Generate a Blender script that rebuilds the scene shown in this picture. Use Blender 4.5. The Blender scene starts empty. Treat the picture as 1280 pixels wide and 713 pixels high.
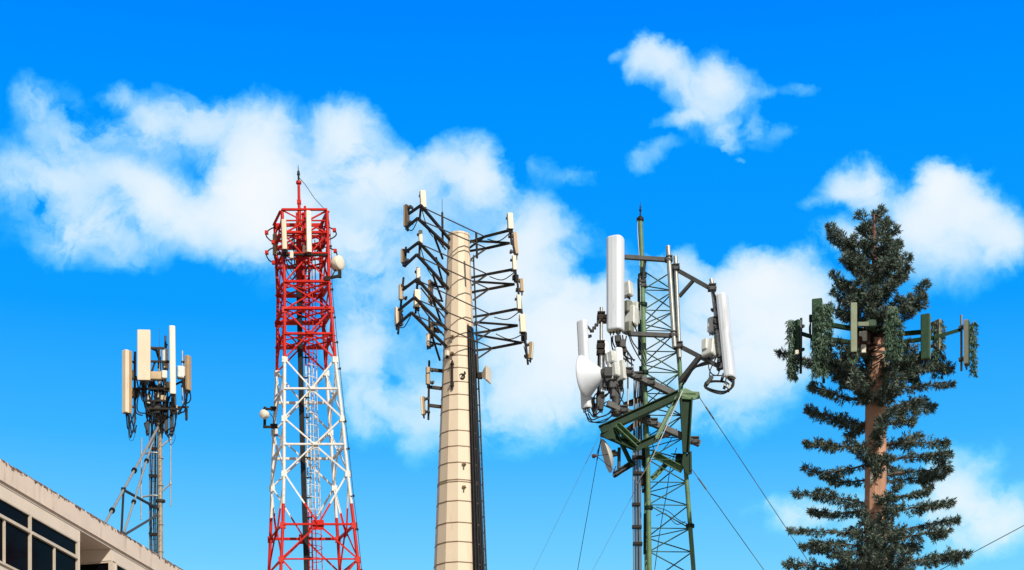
import bpy, math, random
from mathutils import Vector, Matrix, noise as mnoise
R = math.radians
SC = bpy.context.scene
COL = SC.collection
random.seed(11)

# ------------------------------------------------------------------ survey
# the photographer stands at the origin and looks along +Y; bearings read off
# the photograph (f = 2200 units) give every point once its distance is known
F, HY, CZ = 2200.0, 1273.0, 1.6
def at(px, py, Y):
    return Vector(((px - 640.0) / F * Y, Y, CZ + (HY - py) / F * Y))
def atz(px, py, z):
    return at(px, py, (z - CZ) * F / (HY - py))
UP = Vector((0, 0, 1))

# ------------------------------------------------------------------ mesh builder
def frame_of(d, up=UP):
    d = d.normalized()
    if abs(d.dot(up)) > .985:
        up = Vector((0, 1, 0)) if abs(d.y) < .9 else Vector((1, 0, 0))
    s = d.cross(up).normalized()
    return d, s, s.cross(d).normalized()

ORG = {}
class MB:
    def __init__(s):
        s.v, s.f, s.m, s.s = [], [], [], []
    def add(s, verts, faces, mi=0, smooth=False):
        o = len(s.v)
        s.v += [Vector(v) for v in verts]
        for f in faces:
            s.f.append([i + o for i in f]); s.m.append(mi); s.s.append(smooth)
    def tube(s, p0, p1, r0, r1=None, n=8, mi=0, caps=True):
        r1 = r0 if r1 is None else r1
        p0, p1 = Vector(p0), Vector(p1)
        _, a, b = frame_of(p1 - p0)
        c = [(math.cos(2*math.pi*i/n), math.sin(2*math.pi*i/n)) for i in range(n)]
        A = [p0 + (a*x + b*y)*r0 for x, y in c]; B = [p1 + (a*x + b*y)*r1 for x, y in c]
        s.add(A + B, [[i, (i+1) % n, n+(i+1) % n, n+i] for i in range(n)], mi, True)
        if caps:
            s.add(A, [list(range(n))[::-1]], mi); s.add(B, [list(range(n))], mi)
    def path(s, pts, r, n=6, mi=0, caps=True):
        pts = [Vector(p) for p in pts]; k = len(pts)
        rr = r if isinstance(r, (list, tuple)) else [r]*k
        V = []; a = None
        for i, p in enumerate(pts):
            d = (pts[min(i+1, k-1)] - pts[max(i-1, 0)])
            if d.length < 1e-9: d = UP
            d.normalize()
            if a is None: _, a, _b = frame_of(d)
            a = (a - d*a.dot(d)); a.normalize(); b = d.cross(a)
            V += [p + (a*math.cos(2*math.pi*j/n) + b*math.sin(2*math.pi*j/n))*rr[i] for j in range(n)]
        Fc = [[i*n+j, i*n+(j+1) % n, (i+1)*n+(j+1) % n, (i+1)*n+j] for i in range(k-1) for j in range(n)]
        s.add(V, Fc, mi, True)
        if caps:
            s.add(V[:n], [list(range(n))[::-1]], mi); s.add(V[-n:], [list(range(n))], mi)
    def sect(s, p0, p1, prof, up=UP, mi=0):
        """a rolled section: 2-D profile (side, up) swept from p0 to p1"""
        p0, p1 = Vector(p0), Vector(p1)
        _, a, b = frame_of(p1 - p0, up); n = len(prof)
        A = [p0 + a*x + b*y for x, y in prof]; B = [p1 + a*x + b*y for x, y in prof]
        s.add(A + B, [[i, (i+1) % n, n+(i+1) % n, n+i] for i in range(n)] + [list(range(n))[::-1], list(range(n, 2*n))], mi)
    def bar(s, p0, p1, w, h=None, up=UP, mi=0):
        h = w if h is None else h
        s.sect(p0, p1, [(-w/2, -h/2), (w/2, -h/2), (w/2, h/2), (-w/2, h/2)], up, mi)
    def angle(s, p0, p1, w, t=.012, up=UP, mi=0, fl=1):
        s.sect(p0, p1, [(0, 0), (fl*w, 0), (fl*w, t), (fl*t, t), (fl*t, w), (0, w)][::fl], up, mi)
    def channel(s, p0, p1, w, h, t=.014, up=UP, mi=0):
        s.sect(p0, p1, [(-w/2, -h/2), (w/2, -h/2), (w/2, -h/2+t), (-w/2+t, -h/2+t), (-w/2+t, h/2-t), (w/2, h/2-t), (w/2, h/2), (-w/2, h/2)], up, mi)
    def box(s, c, sx, sy, sz, M=None, mi=0):
        M = M or Matrix.Identity(3); c = Vector(c)
        V = [c + M @ Vector((x*sx/2, y*sy/2, z*sz/2)) for z in (-1, 1) for y in (-1, 1) for x in (-1, 1)]
        s.add(V, [[0, 2, 3, 1], [4, 5, 7, 6], [0, 1, 5, 4], [2, 6, 7, 3], [0, 4, 6, 2], [1, 3, 7, 5]], mi)
    def rbox(s, c, sx, sy, sz, M=None, mi=0, ch=.15):
        """box with chamfered vertical and horizontal edges"""
        M = M or Matrix.Identity(3); c = Vector(c); b = min(sx, sy, sz)*ch
        def ring(z, i):
            x, y, k = sx/2-i, sy/2-i, b
            return [c + M @ Vector(q) for q in ((-x+k, -y, z), (x-k, -y, z), (x, -y+k, z), (x, y-k, z), (x-k, y, z), (-x+k, y, z), (-x, y-k, z), (-x, -y+k, z))]
        rs = [ring(-sz/2, b*.7), ring(-sz/2+b, 0), ring(sz/2-b, 0), ring(sz/2, b*.7)]
        V = sum(rs, []); Fc = [[i*8+j, i*8+(j+1) % 8, (i+1)*8+(j+1) % 8, (i+1)*8+j] for i in range(3) for j in range(8)]
        s.add(V, Fc + [list(range(8))[::-1], list(range(24, 32))], mi)
    def lathe(s, prof, o, axis, n=28, mi=0, smooth=True):
        o = Vector(o); d, a, b = frame_of(Vector(axis)); V = []
        for r, h in prof:
            V += [o + d*h + (a*math.cos(2*math.pi*j/n) + b*math.sin(2*math.pi*j/n))*max(r, 1e-4) for j in range(n)]
        s.add(V, [[i*n+j, i*n+(j+1) % n, (i+1)*n+(j+1) % n, (i+1)*n+j] for i in range(len(prof)-1) for j in range(n)], mi, smooth)
    def plate(s, pts, t, mi=0):
        """a flat plate: polygon pts given thickness t along its normal"""
        pts = [Vector(p) for p in pts]; n = len(pts)
        nn = (pts[1]-pts[0]).cross(pts[2]-pts[0]).normalized()*t/2
        A = [p-nn for p in pts]; B = [p+nn for p in pts]
        s.add(A+B, [[i, (i+1) % n, n+(i+1) % n, n+i] for i in range(n)] + [list(range(n))[::-1], list(range(n, 2*n))], mi)
    def build(s, name, mats, parent=None, fix=True):
        me = bpy.data.meshes.new(name)
        org = ORG.get(parent.name, Vector()) if parent else Vector()
        me.from_pydata([v - org for v in s.v], [], s.f)
        mats = mats if isinstance(mats, (list, tuple)) else [mats]
        for m in mats: me.materials.append(m)
        me.polygons.foreach_set('material_index', s.m)
        me.polygons.foreach_set('use_smooth', s.s)
        if fix:
            import bmesh
            bm = bmesh.new(); bm.from_mesh(me); bmesh.ops.recalc_face_normals(bm, faces=bm.faces); bm.to_mesh(me); bm.free()
        me.update()
        o = bpy.data.objects.new(name, me); COL.objects.link(o)
        if parent: o.parent = parent
        ORG[o.name] = org
        return o

def root(name, loc, label, cat, group=None):
    o = bpy.data.objects.new(name, None); COL.objects.link(o)
    o.empty_display_size = .3; o.location = loc; ORG[o.name] = Vector(loc)
    o['label'] = label; o['category'] = cat
    if group: o['group'] = group
    return o
def tag(o, label, cat, group=None):
    o['label'] = label; o['category'] = cat
    if group: o['group'] = group
    return o

def smoothpath(pts, sub=5):
    pts = [Vector(p) for p in pts]; out = []
    for i in range(len(pts)-1):
        p0, p1, p2, p3 = pts[max(i-1, 0)], pts[i], pts[i+1], pts[min(i+2, len(pts)-1)]
        for k in range(sub):
            t = k/sub
            out.append(.5*((2*p1) + (p2-p0)*t + (2*p0-5*p1+4*p2-p3)*t*t + (3*p1-p0-3*p2+p3)*t**3))
    return out + [pts[-1]]
def sagged(p0, p1, sag, n=14):
    p0, p1 = Vector(p0), Vector(p1)
    return [p0.lerp(p1, i/n) - UP*sag*4*(i/n)*(1-i/n) for i in range(n+1)]

# ------------------------------------------------------------------ materials
def mat(name, col, rough=.5, metal=0., var=.12, scale=4., dark=None, dark_amt=0., dark_scale=7., streak=False, bump=0., spec=.5, zs=1.):
    m = bpy.data.materials.new(name); m.use_nodes = True
    nt = m.node_tree; N, L = nt.nodes, nt.links
    p = N['Principled BSDF']; p.inputs['Roughness'].default_value = rough; p.inputs['Metallic'].default_value = metal
    p.inputs['Specular IOR Level'].default_value = spec
    tc = N.new('ShaderNodeTexCoord'); mp = N.new('ShaderNodeMapping'); L.new(tc.outputs['Object'], mp.inputs[0])
    mp.inputs['Scale'].default_value = (1, 1, zs)
    n1 = N.new('ShaderNodeTexNoise'); n1.inputs['Scale'].default_value = scale; n1.inputs['Detail'].default_value = 6
    L.new(mp.outputs[0], n1.inputs[0])
    r1 = N.new('ShaderNodeValToRGB'); e = r1.color_ramp.elements
    e[0].position, e[1].position = .3, .7
    e[0].color = [c*(1-var) for c in col] + [1]; e[1].color = [min(1, c*(1+var)) for c in col] + [1]
    L.new(n1.outputs[0], r1.inputs[0]); out = r1.outputs[0]
    if dark is not None:
        m2 = N.new('ShaderNodeMapping'); L.new(tc.outputs['Object'], m2.inputs[0])
        m2.inputs['Scale'].default_value = (1, 1, .18) if streak else (1, 1, 1)
        n2 = N.new('ShaderNodeTexNoise'); n2.inputs['Scale'].default_value = dark_scale; n2.inputs['Detail'].default_value = 8
        n2.inputs['Roughness'].default_value = .65
        L.new(m2.outputs[0], n2.inputs[0])
        r2 = N.new('ShaderNodeMapRange'); r2.interpolation_type = 'SMOOTHSTEP'
        r2.inputs[1].default_value = .56 - dark_amt*.2; r2.inputs[2].default_value = .72
        r2.inputs[4].default_value = min(1, .4+dark_amt)
        L.new(n2.outputs[0], r2.inputs[0])
        mx = N.new('ShaderNodeMix'); mx.data_type = 'RGBA'
        L.new(r2.outputs[0], mx.inputs[0]); L.new(out, mx.inputs[6]); mx.inputs[7].default_value = list(dark) + [1]
        out = mx.outputs[2]
    L.new(out, p.inputs['Base Color'])
    if bump:
        b = N.new('ShaderNodeBump'); b.inputs['Strength'].default_value = bump; b.inputs['Distance'].default_value = .02
        L.new(n1.outputs[0], b.inputs['Height']); L.new(b.outputs[0], p.inputs['Normal'])
    return m

M_CREAM = mat('cream_radome', (.80, .685, .52), .45, var=.04, scale=1.5, dark=(.45, .33, .2), dark_amt=.08, dark_scale=5, streak=True)
M_IVORY = mat('ivory_radome', (.80, .74, .62), .45, var=.04, scale=1.5, dark=(.5, .4, .28), dark_amt=.05, dark_scale=5, streak=True)
M_TAN = mat('tan_radome_and_shade', (.44, .30, .165), .5, var=.08, scale=2, dark=(.25, .15, .08), dark_amt=.1)
M_TANBOX = mat('tan_unit', (.58, .44, .28), .5, var=.08, scale=4, dark=(.2, .13, .08), dark_amt=.15)
M_WHITE = mat('white_radome', (.70, .755, .84), .38, var=.03, scale=1.2, dark=(.42, .42, .40), dark_amt=.10, dark_scale=4, streak=True)
M_CAP = mat('radome_end_cap', (.55, .53, .40), .5, var=.08)
M_UNIT = mat('grey_radio_unit', (.62, .64, .62), .45, var=.08, scale=6, dark=(.2, .2, .18), dark_amt=.1)
M_FIN = mat('cooling_fins', (.22, .23, .19), .55, var=.15, scale=9)
M_GALV = mat('galvanised_steel', (.42, .43, .42), .42, .55, var=.16, scale=9, dark=(.2, .19, .17), dark_amt=.12)
M_GALVD = mat('weathered_steel', (.075, .078, .08), .55, .1, var=.22, scale=7, dark=(.07, .045, .03), dark_amt=.15, spec=0.18)
M_POLE = mat('rust_stained_pole', (.36, .30, .235), .55, .15, var=.18, scale=5, dark=(.13, .075, .04), dark_amt=.28, dark_scale=5, streak=True)
M_BLACK = mat('black_cable', (.018, .018, .02), .5, var=.3, scale=8, spec=0.18)
M_DARKST = mat('dark_bronze_steel', (.026, .021, .018), .5, .2, var=.25, scale=6, dark=(.075, .045, .025), dark_amt=.12, spec=0.18)
M_RED = mat('red_tower_paint', (.58, .017, .006), .5, var=.16, scale=5, dark=(.20, .02, .012), dark_amt=.16, dark_scale=6, spec=.25)
M_WPAINT = mat('white_tower_paint', (.74, .71, .67), .45, var=.06, scale=5, dark=(.32, .22, .14), dark_amt=.14, dark_scale=6, spec=0.3)
M_BUFF = mat('buff_pole_paint', (.73, .60, .455), .55, var=.045, scale=1.3, dark=(.50, .37, .24), dark_amt=.10, dark_scale=2.2, streak=True, bump=.03)
M_SEAM = mat('band_steel', (.20, .13, .08), .55, var=.2, scale=8)
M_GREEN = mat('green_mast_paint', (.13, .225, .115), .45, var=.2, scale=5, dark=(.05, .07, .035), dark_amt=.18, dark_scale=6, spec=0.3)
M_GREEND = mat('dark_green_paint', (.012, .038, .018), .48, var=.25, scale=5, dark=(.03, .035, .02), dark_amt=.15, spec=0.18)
M_GREENP = mat('pale_green_radome', (.24, .28, .19), .55, var=.10, scale=5, dark=(.14, .16, .09), dark_amt=.2)
M_GREENR = mat('green_radome', (.028, .072, .04), .55, var=.14, scale=5, dark=(.10, .12, .05), dark_amt=.15, spec=0.3)
M_GREYP = mat('grey_green_radome', (.20, .21, .17), .55, var=.12, scale=5, dark=(.10, .10, .07), dark_amt=.2)
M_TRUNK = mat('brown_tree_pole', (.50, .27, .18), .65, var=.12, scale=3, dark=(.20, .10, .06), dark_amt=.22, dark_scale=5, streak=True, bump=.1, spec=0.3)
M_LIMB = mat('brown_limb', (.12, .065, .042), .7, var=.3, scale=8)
M_RUSTY = mat('rusty_collar', (.07, .028, .02), .7, var=.3, scale=9)
M_WIRE = mat('wire_rope', (.17, .16, .14), .5, .4, var=.2, scale=3)
M_ZINC = mat('light_wire_rope', (.50, .52, .54), .45, .3, var=.1, scale=3)

def unit(root_, c, sx, sy, sz, yaw=0, mats=None, name='radio_unit', fins=6, roll=0, pitch=0):
    """a remote radio box: chamfered case with fins on its back and connectors below"""
    M = (Matrix.Rotation(R(yaw), 3, 'Z') @ Matrix.Rotation(R(roll), 3, 'Y') @ Matrix.Rotation(R(pitch), 3, 'X'))
    mb = MB(); mb.rbox(c, sx, sy, sz, M, 0, .12)
    for i in range(3):
        q = Vector(c) + M @ Vector(((i-1)*sx*.28, 0, -sz/2))
        mb.tube(q + M @ Vector((0, 0, .01)), q - M @ Vector((0, 0, .07)), .016, n=6, mi=1)
    o = mb.build(name, (mats or [M_UNIT]) + [M_BLACK], root_)
    if fins:
        fb = MB()
        for i in range(fins):
            x = (i+.5)/fins*sx*.9 - sx*.45
            fb.box(Vector(c) + M @ Vector((x, sy*.5+sy*.16, 0)), sx*.9/fins*.4, sy*.36, sz*.9, M)
        fb.build('cooling_fins', [M_FIN], o)
    return o

def panel(root_, c, w, dp, h, yaw=0, mats=None, roll=0, pitch=0, flat=.35, reach=.16, pipe=None, pipe_r=.032, pipe_mat=None, conn=True, brackets=True, boxy=False):
    """a sector panel antenna: bowed radome, end caps, two clamps to the pipe behind it"""
    c = Vector(c)
    M = Matrix.Rotation(R(roll), 3, 'Y') @ Matrix.Rotation(R(yaw), 3, 'Z') @ Matrix.Rotation(R(pitch), 3, 'X')
    pr = []; n = 10
    fy = -dp/2
    for i in range(n+1):                                   # bowed front with rounded shoulders
        a = math.pi*(i/n)
        x = -math.cos(a); y = math.sin(a)
        x = math.copysign(abs(x)**(.55), x); y = y**flat
        pr.append((x*w/2, dp*.25 - y*(dp*.75)))
    pr += [(w*.46, dp/2), (-w*.46, dp/2)]
    if boxy:                                                # a flat slab: radome face in front, second colour on sides and back
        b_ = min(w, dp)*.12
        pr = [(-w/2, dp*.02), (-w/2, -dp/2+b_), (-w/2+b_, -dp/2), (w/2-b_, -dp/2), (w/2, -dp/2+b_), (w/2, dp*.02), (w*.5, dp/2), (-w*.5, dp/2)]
    k = len(pr)
    mb = MB()
    def ring(z, sc): return [c + M @ Vector((x*sc, y*sc, z)) for x, y in pr]
    e = min(.03, h*.02)
    A, B, C, D = ring(-h/2, .93), ring(-h/2+e, 1), ring(h/2-e, 1), ring(h/2, .93)
    for i in range(3):
        for j in range(k):
            q = [(A, B, C, D)[i][j], (A, B, C, D)[i][(j+1) % k], (A, B, C, D)[i+1][(j+1) % k], (A, B, C, D)[i+1][j]]
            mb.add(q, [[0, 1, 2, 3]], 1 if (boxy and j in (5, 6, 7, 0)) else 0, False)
    mb.add(A, [list(range(k))[::-1]], 1); mb.add(D, [list(range(k))], 0)
    mm = mats or [M_CREAM]
    if conn:
        for i in range(4):
            q = c + M @ Vector(((i-1.5)*w*.2, dp*.08, -h/2))
            mb.tube(q + M @ Vector((0, 0, .01)), q - M @ Vector((0, 0, .09)), .017, n=6, mi=2)
    o = mb.build('panel_antenna', [mm[0], mm[1] if len(mm) > 1 else M_CAP, M_BLACK], root_)
    if brackets:
        for sgn in (-1, 1):
            b = MB(); z = sgn*h*.36
            p0 = c + M @ Vector((0, dp*.5-.01, z)); p1 = c + M @ Vector((0, dp*.5+reach, z))
            b.bar(p0, p1, .07, .05); b.box(p0 + M @ Vector((0, .02, 0)), w*.55, .03, .1, M)
            b.box(p1, .14, .05, .06, M)
            b.build('bracket', [M_GALVD], o)
    if pipe:
        pb = MB(); ctr = c + M @ Vector((0, dp*.5+reach, 0))
        pb.tube(ctr - UP*(h/2+pipe[1]), ctr + UP*(h/2+pipe[0]), pipe_r, n=10)
        pb.build('mounting_pipe', [pipe_mat or M_GALVD], root_)
    return o

def cables(root_, ends, r=.014, name='feeder_cable', m=None, jit=.05, sag=.0):
    """each entry is a list of points the cable runs through"""
    for pts in ends:
        pts = [Vector(p) + Vector((random.uniform(-jit, jit), random.uniform(-jit, jit), random.uniform(-jit, jit)))*(0 if i in (0,) else 1) for i, p in enumerate(pts)]
        mb = MB(); mb.path(smoothpath(pts, 5), r, 6)
        mb.build(name, [m or M_BLACK], root_)
# ------------------------------------------------------------------ camera, sun, sky
cam = bpy.data.cameras.new('camera'); co = bpy.data.objects.new('camera', cam); COL.objects.link(co)
cam.sensor_width = 36; cam.sensor_fit = 'HORIZONTAL'; cam.lens = 36*F/1280
cam.shift_y = (HY-356.5)/1280; cam.clip_end = 9000; cam.clip_start = .1
co.location = (0, 0, CZ); co.rotation_euler = (R(90), 0, 0); SC.camera = co

SUN_EL, SUN_AZ = 36.0, 28.0              # azimuth measured from straight behind the photographer towards the right
S = Vector((math.sin(R(SUN_AZ))*math.cos(R(SUN_EL)), -math.cos(R(SUN_AZ))*math.cos(R(SUN_EL)), math.sin(R(SUN_EL))))
sl = bpy.data.lights.new('sun', 'SUN'); so = bpy.data.objects.new('sun', sl); COL.objects.link(so)
sl.energy = 4.4; sl.angle = R(.53); sl.color = (1, .93, .80)
so.rotation_euler = (-S).to_track_quat('-Z', 'Y').to_euler()

W = bpy.data.worlds.new('World'); SC.world = W; W.use_nodes = True
nt = W.node_tree; N, L = nt.nodes, nt.links
bg = N['Background']
def nd(t, **k):
    n = N.new(t)
    for a, b in k.items(): setattr(n, a, b)
    return n
def setin(n, i, v):
    if hasattr(v, 'bl_idname') or isinstance(v, bpy.types.NodeSocket): L.new(v, n.inputs[i])
    else: n.inputs[i].default_value = v
def mth(op, a, b=0., c=0., clamp=False):
    n = nd('ShaderNodeMath', operation=op, use_clamp=clamp)
    setin(n, 0, a); setin(n, 1, b); setin(n, 2, c); return n.outputs[0]
def vmth(op, a, b=(0, 0, 0), c=(0, 0, 0)):
    n = nd('ShaderNodeVectorMath', operation=op)
    setin(n, 0, a); setin(n, 1, b)
    if op == 'MULTIPLY_ADD': setin(n, 2, c)
    return n.outputs['Value'] if op in ('LENGTH', 'DISTANCE', 'DOT_PRODUCT') else n.outputs[0]
def mrange(v, a, b, c=0., d=1., kind='SMOOTHSTEP'):
    n = nd('ShaderNodeMapRange', interpolation_type=kind)
    for i, q in enumerate((v, a, b, c, d)): setin(n, i, q)
    return n.outputs[0]
def mixc(f, a, b):
    n = nd('ShaderNodeMix', data_type='RGBA'); setin(n, 0, f); setin(n, 6, a); setin(n, 7, b); return n.outputs[2]
def fbm(v, scale, detail=6, rough=.55, dist=0.):
    n = nd('ShaderNodeTexNoise'); L.new(v, n.inputs['Vector'])
    n.inputs['Scale'].default_value = scale; n.inputs['Detail'].default_value = detail
    n.inputs['Roughness'].default_value = rough; n.inputs['Distortion'].default_value = dist
    return n
sky = nd('ShaderNodeTexSky', sky_type='NISHITA'); sky.sun_disc = False
sky.sun_elevation = R(SUN_EL); sky.sun_rotation = math.atan2(S.x, S.y)
sky.air_density = 1.0; sky.dust_density = .6; sky.ozone_density = 1.5
dirn = nd('ShaderNodeTexCoord').outputs['Generated']
dn = vmth('NORMALIZE', dirn)
sp = nd('ShaderNodeSeparateXYZ'); L.new(dn, sp.inputs[0])
dx, dy, dz = sp.outputs
dys = mth('MAXIMUM', dy, .05)
cu = mth('DIVIDE', dx, dys); cv = mth('DIVIDE', dz, dys)      # where a sight line meets a far cloud bank
cm = nd('ShaderNodeCombineXYZ'); L.new(cu, cm.inputs[0]); L.new(cv, cm.inputs[1]); P = cm.outputs[0]
# turbulent warp of the cloud edges
w1 = fbm(P, 16, 5, .6); w2 = fbm(P, 60, 5, .65)
Wp = vmth('MULTIPLY_ADD', vmth('SUBTRACT', w1.outputs['Color'], (.5, .5, .5)), (.030, .026, 0), P)
Wp = vmth('MULTIPLY_ADD', vmth('SUBTRACT', w2.outputs['Color'], (.5, .5, .5)), (.013, .013, 0), Wp)
#CLOUDS
BLOBS = [
 (45,118,26,26,.50),(68,140,45,32,.42),(92,168,42,28,.42),(152,118,18,14,.55),(126,118,12,10,.30),(140,155,22,15,.40),
 (18,228,58,42,.62),(70,215,50,30,.40),(105,232,50,28,.42),(215,148,52,32,.62),(180,152,30,26,.45),(262,160,40,28,.45),
 (150,215,35,24,.72),(185,235,40,28,.85),(215,257,45,34,.95),(252,288,34,34,.80),(240,225,36,26,-.12),(190,185,80,46,.34),(85,190,60,40,.3),(100,290,52,40,.95),(140,285,35,35,.55),(172,312,40,28,.55),(198,290,30,30,.30),
 (315,160,36,34,1.0),(300,212,40,34,1.2),(305,252,42,38,1.3),(312,300,36,38,1.0),(345,200,30,40,.80),(350,260,40,50,.80),(385,215,30,60,.35),(365,150,30,25,.22),
 (432,162,38,30,1.0),(450,208,55,40,.90),(508,212,42,30,.50),(582,202,46,30,.95),(612,228,34,30,.75),(545,250,80,42,.55),(440,270,60,52,.55),(662,272,40,36,.60),(690,300,50,30,.45),(420,320,60,40,.4),
 (485,330,80,48,.38),(445,440,36,48,.72),(465,515,36,32,.55),(528,525,34,52,.45),(455,375,40,34,.35),(590,350,90,60,.42),
 (660,400,85,95,.75),(700,440,65,65,.60),(640,330,50,40,.55),(722,365,48,32,.50),(738,342,24,15,-.45),(745,425,60,58,.75),(640,515,100,46,.40),(735,505,70,40,.36),(790,370,40,50,.5),(800,460,60,60,.55),
 (842,332,36,24,.80),(955,338,42,26,1.0),(980,368,66,44,1.0),(900,372,58,36,.80),(886,318,22,16,-.30),(900,430,80,56,.80),(965,440,60,48,.65),(900,515,72,32,.40),(1005,410,50,50,.65),
 (1075,226,34,22,.75),(1102,240,30,24,.65),(1046,236,24,14,.40),(1020,252,15,9,.25),(1175,228,27,28,1.0),(1202,242,40,38,1.0),(1152,266,30,28,.80),(1222,282,44,42,.66),(1182,302,68,40,.55),(1256,312,28,36,.65),(1192,350,50,22,.18),(1132,300,50,36,.42),(1060,292,34,22,.60),(1010,312,24,14,.40),
 (816,66,28,20,1.0),(840,78,26,20,.70),(798,86,16,20,.75),(862,96,40,26,.85),(900,84,22,24,.55),(896,116,44,34,.85),(922,108,28,26,.65),(850,146,28,12,.62),(905,164,28,18,.65),(946,160,11,20,.45),(962,112,14,10,.36),(1000,108,20,9,.30),(885,150,36,24,.5),(912,182,22,12,.4),(870,135,30,20,.3),(772,72,8,9,.35),(826,178,20,10,.30),(808,190,18,12,.22),(794,204,16,13,.26),(978,170,14,9,.22),(960,180,20,14,.15),(928,202,8,5,.22),
 (722,222,26,13,.27),(682,208,18,16,.22),
 (485,455,80,80,.22),(620,475,130,66,.32),(870,470,110,60,.28),(400,300,90,70,.14),(120,250,140,70,.28),(330,260,60,80,.35),(1120,330,130,60,.10),
 (1200,598,34,38,.55),(1216,640,58,32,.80),(1262,650,40,38,.50),(1236,572,20,18,.25),(990,640,45,20,.55),(1065,640,60,32,.40),(1172,622,30,38,.50),(1205,680,50,25,.35),
]
tot = None
for cx, cy, rx, ry, am in BLOBS:
    if am > 0: am *= .66 if cx < 215 else .68 if cy < 190 and cx > 700 else 1.0   # the left bank and the high cloud are thinner
    u, v = (cx-640)/F, (HY-cy)/F; sx, sy = F/(rx*1.62), F/(ry*1.62)
    q = vmth('LENGTH', vmth('MULTIPLY_ADD', Wp, (sx, sy, 0), (-u*sx, -v*sy, 0)))
    q = mrange(q, 1., 0., 0., am)
    tot = q if tot is None else mth('ADD', tot, q)
n3 = fbm(Wp, 30, 10, .60, .35).outputs['Fac']
n4 = fbm(Wp, 11, 4, .5, .2).outputs['Fac']
soft = mth('MINIMUM', tot, .6)
n6 = fbm(Wp, 70, 8, .62, .2).outputs['Fac']
dens = mth('MULTIPLY', tot, mrange(mth('MULTIPLY_ADD', tot, .22, n3), .33, .74, .10, 1.35))
dens = mth('MULTIPLY_ADD', mth('SUBTRACT', n3, .53), mth('MULTIPLY', soft, .75), dens)
dens = mth('MULTIPLY_ADD', mth('SUBTRACT', n6, .5), mth('MULTIPLY', soft, 1.0), dens)
dens = mth('MULTIPLY_ADD', mth('SUBTRACT', n4, .5), mth('MULTIPLY', soft, .8), dens)
dens = mth('MAXIMUM', mth('SUBTRACT', dens, .02), 0.)
cover = mth('SUBTRACT', 1., mth('EXPONENT', mth('MULTIPLY', dens, -1.3)))
cover = mth('MULTIPLY', cover, mrange(dy, .15, .5))
# the rest of the sky: unseen bright cloud behind the photographer, added as fill light
n5 = fbm(dn, 2.2, 6, .55).outputs['Fac']
back = mth('MULTIPLY', mrange(n5, .36, .62), mrange(dy, .55, .05))
back = mth('MULTIPLY', back, mrange(dz, -.05, .1))
# clear-sky colour by height above the horizon (deep polarised blue above, paler below)
el = mth('DIVIDE', dz, mth('SQRT', mth('SUBTRACT', 1.0, mth('MULTIPLY', dz, dz))))
rp = nd('ShaderNodeValToRGB'); L.new(mrange(el, .0, .62, 0, 1, 'LINEAR'), rp.inputs[0])
els = rp.color_ramp.elements
def stop(i, pos, c):
    e = els[i] if i < len(els) else els.new(pos)
    e.position = pos; e.color = (*c, 1)
stop(0, .0, (.50, .85, 1.02)); stop(1, 1., (.0, .205, 1.0))
for pos, c in ((.395, (.20, .67, 1.02)), (.426, (.155, .61, 1.02)), (.523, (.045, .46, 1.02)), (.639, (.004, .345, 1.02)), (.823, (.0, .292, 1.02)), (.933, (.0, .236, 1.01))):
    e = els.new(pos); e.color = (*c, 1)
K = 12.5                                                    # 1 / background strength
deep = vmth('SCALE', rp.outputs[0]); deep.node.inputs['Scale'].default_value = K*1.0
front = mrange(dy, .35, .7)
clear = mixc(front, sky.outputs[0], deep)
white = vmth('SCALE', (.93, .965, 1.0)); white.node.inputs['Scale'].default_value = K*1.0
bright = vmth('SCALE', (1.0, .93, .84)); bright.node.inputs['Scale'].default_value = K*.38
# thin cloud scatters more of the short wavelengths than thick cloud does
cv = nd('ShaderNodeCombineXYZ')
for i_, e_ in enumerate((1.4, .85, .8)): L.new(mth('POWER', cover, e_), cv.inputs[i_])
c1 = vmth('ADD', clear, vmth('MULTIPLY', cv.outputs[0], vmth('SUBTRACT', white, clear)))
c2 = mixc(back, c1, bright)
L.new(c2, bg.inputs[0]); bg.inputs[1].default_value = 1/K
SC.view_settings.view_transform = 'Standard'; SC.view_settings.look = 'None'
SC.view_settings.exposure = 0; SC.view_settings.gamma = 1
SC.cycles.max_bounces = 6; SC.cycles.use_denoising = True

# ------------------------------------------------------------------ ground
gm = mat('ground_paving', (.22, .20, .175), .85, var=.18, scale=.15, dark=(.12, .13, .07), dark_amt=.3, dark_scale=.08)
mb = MB(); mb.add([(-3000, -3000, 0), (3000, -3000, 0), (3000, 3000, 0), (-3000, 3000, 0)], [[0, 1, 2, 3]])
g = mb.build('ground', gm); g['kind'] = 'structure'

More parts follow.
